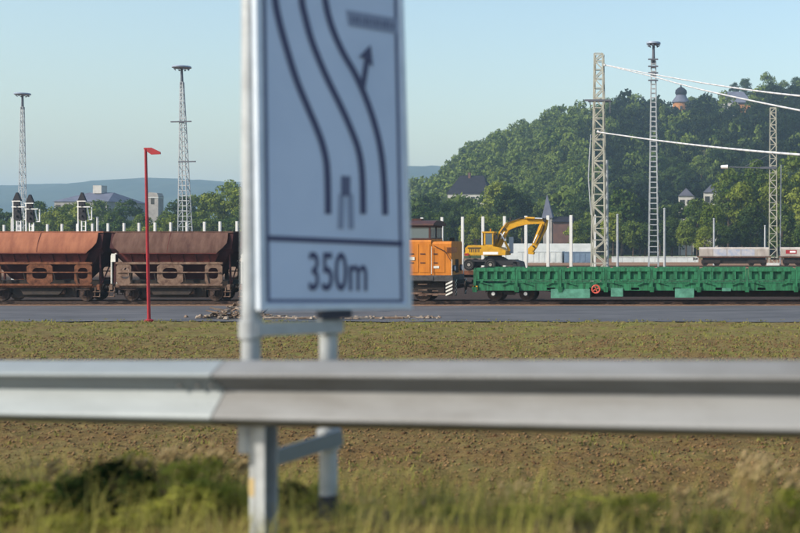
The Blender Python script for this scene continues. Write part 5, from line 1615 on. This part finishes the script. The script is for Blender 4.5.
# trees behind locomotive and excavator
G2 = 'trees at the foot of the wooded hill'
ROW = ((416, 186, 300, 17, 'dark'), (432, 183, 310, 18, 'dark'), (448, 194, 290, 16, 'dark'), (463, 196, 285, 15, 'dark'), (476, 200, 280, 14, 'mid'), (497, 181, 300, 16, 'bright'), (510, 184, 290, 18, 'dark'), (522, 184, 300, 15, 'dark'), (533, 209, 290, 12, 'dark'), (572, 208, 300, 13, 'dark'), (580, 200, 290, 15, 'dark'), (424, 205, 262, 15, 'mid'), (440, 212, 250, 12, 'mid'), (455, 208, 256, 14, 'dark'), (470, 214, 246, 12, 'bright'), (488, 209, 250, 14, 'bright'), (500, 214, 246, 12, 'mid'), (404, 196, 280, 15, 'mid'), (575, 222, 246, 12, 'bright'),
                            (600, 190, 290, 20, 'dark'), (588, 210, 270, 14, 'mid'), (622, 178, 275, 26, 'mid'), (613, 205, 250, 16, 'bright'), (640, 190, 280, 22, 'dark'), (645, 215, 250, 18, 'dark'), (660, 196, 290, 18, 'dark'), (672, 210, 256, 20, 'dark'), (633, 214, 248, 14, 'mid'), (680, 196, 282, 10, 'dark'), (692, 199, 280, 9, 'mid'), (705, 197, 284, 9, 'dark'), (718, 195, 282, 9, 'dark'))
lbs = row_labels([r[0] for r in ROW], '%s from the left at the foot of the wooded hill')
for q, (px, yt, d, rp, kind) in enumerate(ROW):
    ptree(px, yt, d, rp, kind, KN[kind] + ', ' + lbs[q], G2)
ROW = ((697, 197, 255, 17, 'mid'), (712, 196, 235, 17, 'bright'), (728, 168, 265, 19, 'mid'), (742, 180, 245, 18, 'bright'), (757, 158, 270, 20, 'mid'), (776, 170, 250, 20, 'bright'), (790, 152, 262, 22, 'mid'), (808, 166, 245, 22, 'bright'), (828, 155, 260, 24, 'mid'), (686, 214, 230, 13, 'mid'), (750, 205, 228, 16, 'dark'), (782, 204, 226, 17, 'mid'), (722, 216, 226, 13, 'dark'), (704, 225, 222, 11, 'bright'), (803, 215, 224, 15, 'mid'))
lbs = row_labels([r[0] for r in ROW], '%s from the left behind the pale wagons')
for q, (px, yt, d, rp, kind) in enumerate(ROW):
    ptree(px, yt, d, rp, kind, ('tall sunlit tree, ' if yt < 200 else 'low leafy tree, ') + lbs[q], 'trees behind the pale wagons')

# wooded hillside: the trees that show largest are things, the rest one mass
pts = []
y = 300.0
rg = np.random.default_rng(77)
while y < 655:
    step = 7.6 + (y - 300) * 0.004
    xa, xb = PX(395, y), PX(880, y)
    x = xa + rg.random() * step
    while x < xb:
        jx, jy = x + rg.uniform(-2.6, 2.6), y + rg.uniform(-2.6, 2.6)
        h = ground_at(jx, jy)
        if h > 1.5 or jy < 330: pts.append((jx, jy, h))
        x += step
    y += step
keep_clear = [(PX(468, 400), 400, 11, 16), (PX(551, 380), 380, 5, 25), (PX(681, 612), 612, 6, 24), (PX(735, 615), 615, 11, 26), (PX(686, 360), 360, 4, 18), (PX(711, 360), 360, 4, 18)]
def blocked(x, y):
    for (cx, cy, w, dd) in keep_clear:
        if abs(x * cy / y - cx) < w and cy - dd * 3.2 < y < cy + 14: return True
    return False
pts = [p for p in pts if not blocked(p[0], p[1])]
pts.sort(key=lambda p: p[1])
NEAR = [p for i, p in enumerate(pts) if p[1] < 430 and i % 2 == 0][:165]
near_set = set(NEAR)
REST = [p for p in pts if p not in near_set]
for (x, y, h) in NEAR:
    rr = random.Random(int(x * 13 + y * 7))
    kind = rr.choice(['hill', 'hill', 'dark', 'mid', 'hill']) if XP + FPX * x / y < 600 else rr.choice(['dark', 'dark', 'dark', 'hill'])  # darker crowns on the right paint in the shade of that slope
    hh = rr.uniform(9, 14.5)
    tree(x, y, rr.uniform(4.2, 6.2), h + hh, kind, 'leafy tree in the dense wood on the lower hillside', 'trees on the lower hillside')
VS = []; VD = []
protos = [crown_arrays(np.random.default_rng(300 + k), 30, 24, 0.105, 1.0, 1.0 + 0.2 * (k % 3), 0.25) for k in range(8)]
proto_con = crown_arrays(np.random.default_rng(555), 60, 12, 0.10, 0.62, 1.9, 0.75, 0.5)
for i, (x, y, h) in enumerate(REST):
    r = rg.uniform(2.8, 7.2); sz = r * rg.uniform(0.8, 1.5); a = rg.uniform(0, 6.28)
    V = protos[i % 8]
    if rg.random() < 0.10:
        V = proto_con; r *= 0.75; sz = r * 1.25
    c, s_ = math.cos(a), math.sin(a)
    W_ = np.stack([(V[:, 0] * c - V[:, 1] * s_) * r + x, (V[:, 0] * s_ + V[:, 1] * c) * r + y, V[:, 2] * sz + h + rg.uniform(4.0, 8.5)], -1)
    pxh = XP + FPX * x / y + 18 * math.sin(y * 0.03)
    (VD if pxh > 600 and rg.random() < 0.82 else VS).append(W_)  # most crowns on the right get the leaf colour with painted shade
VS = np.concatenate(VS); VD = np.concatenate(VD)
tag(link('hillside_wood', np_mesh('hillside_wood', VS, quads(VS)), M['leaf_hill']), 'mid green leafy wood covering the hillside', 'wood', kind='stuff')
tag(link('shaded_wood', np_mesh('shaded_wood', VD, quads(VD)), M['leaf_shaded']), 'wood on the right part of the hillside, its shade put into the leaf colour', 'wood', kind='stuff')
# trees on the skyline of the ridge
ROW = ((745, 77, 8, 'dark'), (734, 82, 6, 'dark'), (768, 72, 11, 'mid'), (783, 80, 9, 'mid'), (798, 76, 9, 'dark'), (812, 78, 10, 'mid'), (692, 93, 7, 'mid'), (703, 96, 8, 'dark'), (621, 99, 9, 'mid'), (634, 98, 9, 'hill'), (651, 98, 9, 'dark'), (606, 108, 8, 'hill'))
lbs = row_labels([r[0] for r in ROW], 'tree on the skyline of the wooded ridge, %s from the left')
for q, (px, yt, rp, kind) in enumerate(ROW):
    ptree(px, yt, 632 if px < 700 else 650, rp, kind, lbs[q], 'trees on the ridge skyline')

# ------------------------------------------------------------------ field: clods and tufts
def field_z(X, Y):
    z, s = ground_height(X, Y)
    w = np.clip((s - 0.4) / 1.5, 0, 1) * np.clip((57 - Y) / 4, 0, 1)
    return z + field_bumps(X, Y) * w, s
rg = np.random.default_rng(9)
n = 34000
Yc = 10 + 36 * rg.random(n) ** 1.6
Xc = PX(-40, 1) * Yc + (PX(840, 1) - PX(-40, 1)) * Yc * rg.random(n)
Zc, Sc = field_z(Xc, Yc)
ok = Sc > 2.2
Xc, Yc, Zc = Xc[ok], Yc[ok], Zc[ok]
n = len(Xc)
R = 0.008 + 0.026 * rg.random(n) ** 3 + 0.0005 * Yc
base = np.array([[1, 0, 0], [0, 1, 0], [-1, 0, 0], [0, -1, 0], [0.1, 0.1, 0.8], [0, 0, -0.6]], float)
V = base[None] * R[:, None, None] * (0.7 + 0.6 * rg.random((n, 6, 1))) + np.stack([Xc, Yc, Zc + 0.3 * R], -1)[:, None, :]
Ft = np.array([[0, 1, 4], [1, 2, 4], [2, 3, 4], [3, 0, 4], [1, 0, 5], [2, 1, 5], [3, 2, 5], [0, 3, 5]])
F = (Ft[None] + (np.arange(n) * 6)[:, None, None]).reshape(-1, 3)
tag(link('soil_clods', np_mesh('soil_clods', V.reshape(-1, 3), F), M['soil_clod']), 'loose clods and stones strewn over the bare field', 'clods', kind='stuff')

def blades(X, Y, Z, H, W, lean, rng):
    n = len(X)
    a = rng.random(n) * 6.283
    d = np.stack([np.cos(a), np.sin(a)], -1)
    p = np.stack([-d[:, 1], d[:, 0]], -1)
    l = (lean * rng.random(n))[:, None]
    root = np.stack([X, Y, Z - 0.02], -1)
    def pt(f, w):
        off = d * l * (f ** 1.8) * H[:, None]
        c = root + np.concatenate([off, (f * H * (1 - 0.25 * l[:, 0] * f))[:, None]], 1)
        side = np.concatenate([p * (W * w)[:, None], np.zeros((n, 1))], 1)
        return c - side, c + side
    a0, b0 = pt(0.0, np.ones(n)); a1, b1 = pt(0.5, np.full(n, 0.9)); a2, b2 = pt(1.0, np.full(n, 0.15))
    V = np.stack([a0, b0, a1, b1, a2, b2], 1).reshape(-1, 3)
    Fq = np.array([[0, 1, 3, 2], [2, 3, 5, 4]])
    F = (Fq[None] + (np.arange(n) * 6)[:, None, None]).reshape(-1, 4)
    return V, F
n = 15000
k = n // 5
Yc = 16 + 39.5 * rg.random(k) ** 0.75
Xc = PX(-40, 1) * Yc + (PX(840, 1) - PX(-40, 1)) * Yc * rg.random(k)
msk = (vnoise(Xc * 0.45 + 30, Yc * 0.45) + 0.012 * (Yc - 30) + 0.16) > 0.1 * rg.random(k)
Xc, Yc = Xc[msk], Yc[msk]
Xc = np.repeat(Xc, 5) + rg.normal(size=len(Xc) * 5) * 0.09; Yc = np.repeat(Yc, 5) + rg.normal(size=len(Yc) * 5) * 0.09
Zc, Sc = field_z(Xc, Yc)
V, F = blades(Xc, Yc, Zc, 0.05 + 0.09 * rg.random(len(Xc)), 0.008 + 0.0005 * Yc, 0.9, rg)
tag(link('field_grass', np_mesh('field_grass', V, F), M['tuft']), 'sparse short grass tufts over the field', 'grass', kind='stuff')

# ------------------------------------------------------------------ verge: grass and weeds behind the guardrail
def verge(n, t0, t1, s0, s1, rng):
    t = t0 + (t1 - t0) * rng.random(n); s = s0 + (s1 - s0) * rng.random(n)
    X = GA.x + GT.x * t - GN.x * s; Y = GA.y + GT.y * t - GN.y * s
    return X, Y, ground_height(X, Y)[0]
sets = []
X, Y, Z = verge(20000, -2.5, 8, -0.5, 2.6, rg)
dens = vnoise(X * 1.3 + 5, Y * 1.3) + 0.25 + 0.3 * (Y < 5.6)
pxv = XP + FPX * X / Y
okk = (dens > 0.25 * rg.random(len(X)) + 0.05) & (rg.random(len(X)) < np.where(pxv < 350, 0.5, 0.45))
X, Y, Z = X[okk], Y[okk], Z[okk]
H = (0.16 + 0.22 * rg.random(len(X))) * (1.0 + 0.5 * vnoise(X * 0.9, Y * 0.9))
sets.append(blades(X, Y, Z, H, np.full(len(X), 0.003), 1.3, rg))
off = 0; Vs, Fs = [], []
for v, f in sets: Vs.append(v); Fs.append(f + off); off += len(v)
tag(link('verge_grass', np_mesh('verge_grass', np.concatenate(Vs), np.concatenate(Fs)), M['grass']), 'rough grass growing along the verge behind the guardrail', 'grass', kind='stuff')

def at_verge(px, d):
    x, y = PX(px, d), d
    return x, y, float(ground_height(np.array([x]), np.array([y]))[0][0])
def bush(px, d, ytop, r, mt, label, nb=34, per=26, leaf=0.075):
    x, y, z = at_verge(px, d)
    H = PZ(ytop, d) - z
    rng_ = np.random.default_rng(int(px * 3 + 50))
    t = empty('weed_bush', (x, y, z)); tag(t, label, 'weed', 'leafy weeds on the verge')
    V = crown_arrays(rng_, nb, per, leaf, 1.0, 1.0, 0.25)
    V = V * np.array([r, r, H / 2.0]) + np.array([0, 0, H / 2.3])
    link('foliage', np_mesh('foliage', V, quads(V)), M[mt], t)
    s_ = MB()
    for k in range(7):
        a = rng_.random() * 6.28
        s_.tube((0, 0, -0.05), (r * 0.6 * math.cos(a), r * 0.6 * math.sin(a), H * 0.75), 0.006, 0.003, 5)
    s_.build('stems', M['bark'], t)
bush(108, 6.0, 456, 0.27, 'weed_dark', 'large dark leafy weed bush left of the sign posts', 46, 40, 0.06)
bush(76, 6.05, 470, 0.17, 'weed_dark', 'dark weed just left of the large dark bush', 34, 36, 0.06)
bush(6, 6.0, 472, 0.20, 'weed_dark', 'dark weed at the left edge of the verge', 34, 36, 0.06)
bush(290, 6.25, 478, 0.12, 'weed_dark', 'small dark weed between the two sign posts', 30, 30, 0.06)
bush(38, 6.0, 478, 0.22, 'weed', 'yellow green weed low in the left corner', 34, 32, 0.06)
bush(140, 5.85, 503, 0.20, 'weed', 'yellow green weed in front of the large dark bush', 34, 32, 0.06)
bush(70, 5.8, 512, 0.22, 'weed', 'low pale green weed at the bottom left', 34, 30, 0.06)
bush(172, 6.2, 452, 0.18, 'weed', 'yellow green weed right of the large dark bush', 34, 32, 0.06)
bush(205, 6.2, 448, 0.19, 'weed', 'tall yellow green weed just left of the sign posts', 34, 32, 0.06)
bush(190, 5.95, 476, 0.22, 'weed', 'broad olive weed in front of the tall yellow green one', 36, 34, 0.06)
bush(232, 6.05, 482, 0.16, 'weed', 'olive weed against the sign post', 34, 30, 0.06)
bush(135, 6.4, 446, 0.18, 'weed', 'pale weed rising behind the large dark bush', 30, 28, 0.06)
bush(318, 6.15, 482, 0.12, 'weed', 'bright green weed at the foot of the farther sign post', 30, 28, 0.06)
bush(352, 6.1, 508, 0.15, 'weed', 'low green weed right of the farther sign post', 30, 28, 0.06)
bush(590, 5.8, 490, 0.24, 'weed', 'bright green weed low beneath the guardrail, right of centre', 40, 34, 0.055)
bush(520, 5.9, 508, 0.2, 'weed', 'small green weed at the bottom edge near the centre', 34, 30, 0.055)
bush(640, 5.7, 490, 0.2, 'weed', 'green weed at the bottom edge right of the bright one', 36, 32, 0.055)
bush(790, 5.6, 484, 0.17, 'weed', 'green weed in the lower right corner', 34, 30, 0.055)
bush(715, 5.6, 512, 0.2, 'weed', 'low green weed beneath the tallest dry grass', 34, 30, 0.055)
bush(430, 6.0, 513, 0.2, 'weed', 'low green weed well right of the sign posts', 34, 30, 0.055)
def tall_grass(px, d, ytop, nst, spread, label):
    x, y, z = at_verge(px, d)
    H = PZ(ytop, d) - z
    rr = random.Random(int(px * 7))
    t = empty('tall_grass', (x, y, z)); tag(t, label, 'grass tuft', 'tall dry grass on the verge')
    st_, hd = MB(), MB()
    for k in range(int(nst * 1.9)):
        a = rr.uniform(0, 6.28); q = rr.random()
        ex, ey = spread * q * math.cos(a) + 0.06, spread * q * math.sin(a)
        h_ = H * rr.uniform(0.72, 1.03)
        p0 = Vector((ex * 0.25, ey * 0.25, -0.03)); p1 = Vector((ex * 0.6, ey * 0.6, h_ * 0.55)); p2 = Vector((ex, ey, h_ * 0.86)); p3 = Vector((ex * 1.2 + 0.03, ey * 1.2, h_))
        st_.path([p0, p1, p2], 0.0022, 4)
        hd.tube(p2, p2.lerp(p3, 0.4), 0.003, 0.012, 6); hd.tube(p2.lerp(p3, 0.4), p3, 0.012, 0.002, 6)
        for j in range(5):
            u = rr.random(); c = p2.lerp(p3, u); b = rr.uniform(0, 6.28)
            hd.tube(c, c + Vector((0.022 * math.cos(b), 0.022 * math.sin(b), 0.022)), 0.0035, 0.001, 4)
    st_.build('stalks', M['straw'], t); hd.build('seed_heads', M['straw'], t)
for px, d, yt, ns, sp, lb in ((742, 5.9, 452, 16, 0.13, 'tallest pale dry grass tuft, at lower right'), (772, 6.0, 470, 9, 0.10, 'pale dry grass tuft at right edge beside the tallest one'), (672, 6.0, 486, 8, 0.08, 'thin dry grass tuft left of the tallest one'), (500, 6.2, 484, 8, 0.07, 'thin dry grass tuft leaning near the centre bottom'), (488, 6.3, 500, 6, 0.08, 'short dry grass tuft near the centre bottom'), (420, 6.3, 498, 8, 0.1, 'dry grass tuft right of the sign posts'), (206, 6.3, 440, 9, 0.10, 'tall dry grass left of the sign posts'), (232, 6.3, 452, 7, 0.08, 'dry grass standing against the sign post'), (160, 6.4, 444, 8, 0.12, 'tall dry grass above the yellow green weed'), (128, 6.4, 452, 7, 0.12, 'dry grass rising behind the dark bush'), (40, 6.4, 462, 8, 0.15, 'dry grass near the left edge'), (350, 6.4, 500, 6, 0.07, 'short dry grass by the farther sign post'), (610, 6.1, 496, 6, 0.09, 'dry grass among the bright green weeds'), (700, 6.0, 494, 6, 0.09, 'short dry grass below the guardrail at right')):
    tall_grass(px, d, yt, ns, sp, lb)

# ------------------------------------------------------------------ haze
hz = MB().box(-3600, 3600, -120, 3800, -3, 185)
m = bpy.data.materials.new('haze'); m.use_nodes = True
nt = m.node_tree; nt.nodes.remove(nt.nodes['Principled BSDF'])
pv = nt.nodes.new('ShaderNodeVolumePrincipled')
pv.inputs['Color'].default_value = (0.52, 0.77, 1.0, 1)
pv.inputs['Density'].default_value = 0.00030
pv.inputs['Anisotropy'].default_value = 0.0
nt.links.new(pv.outputs[0], nt.nodes['Material Output'].inputs['Volume'])
tag(hz.build('haze', m), kind='stuff')
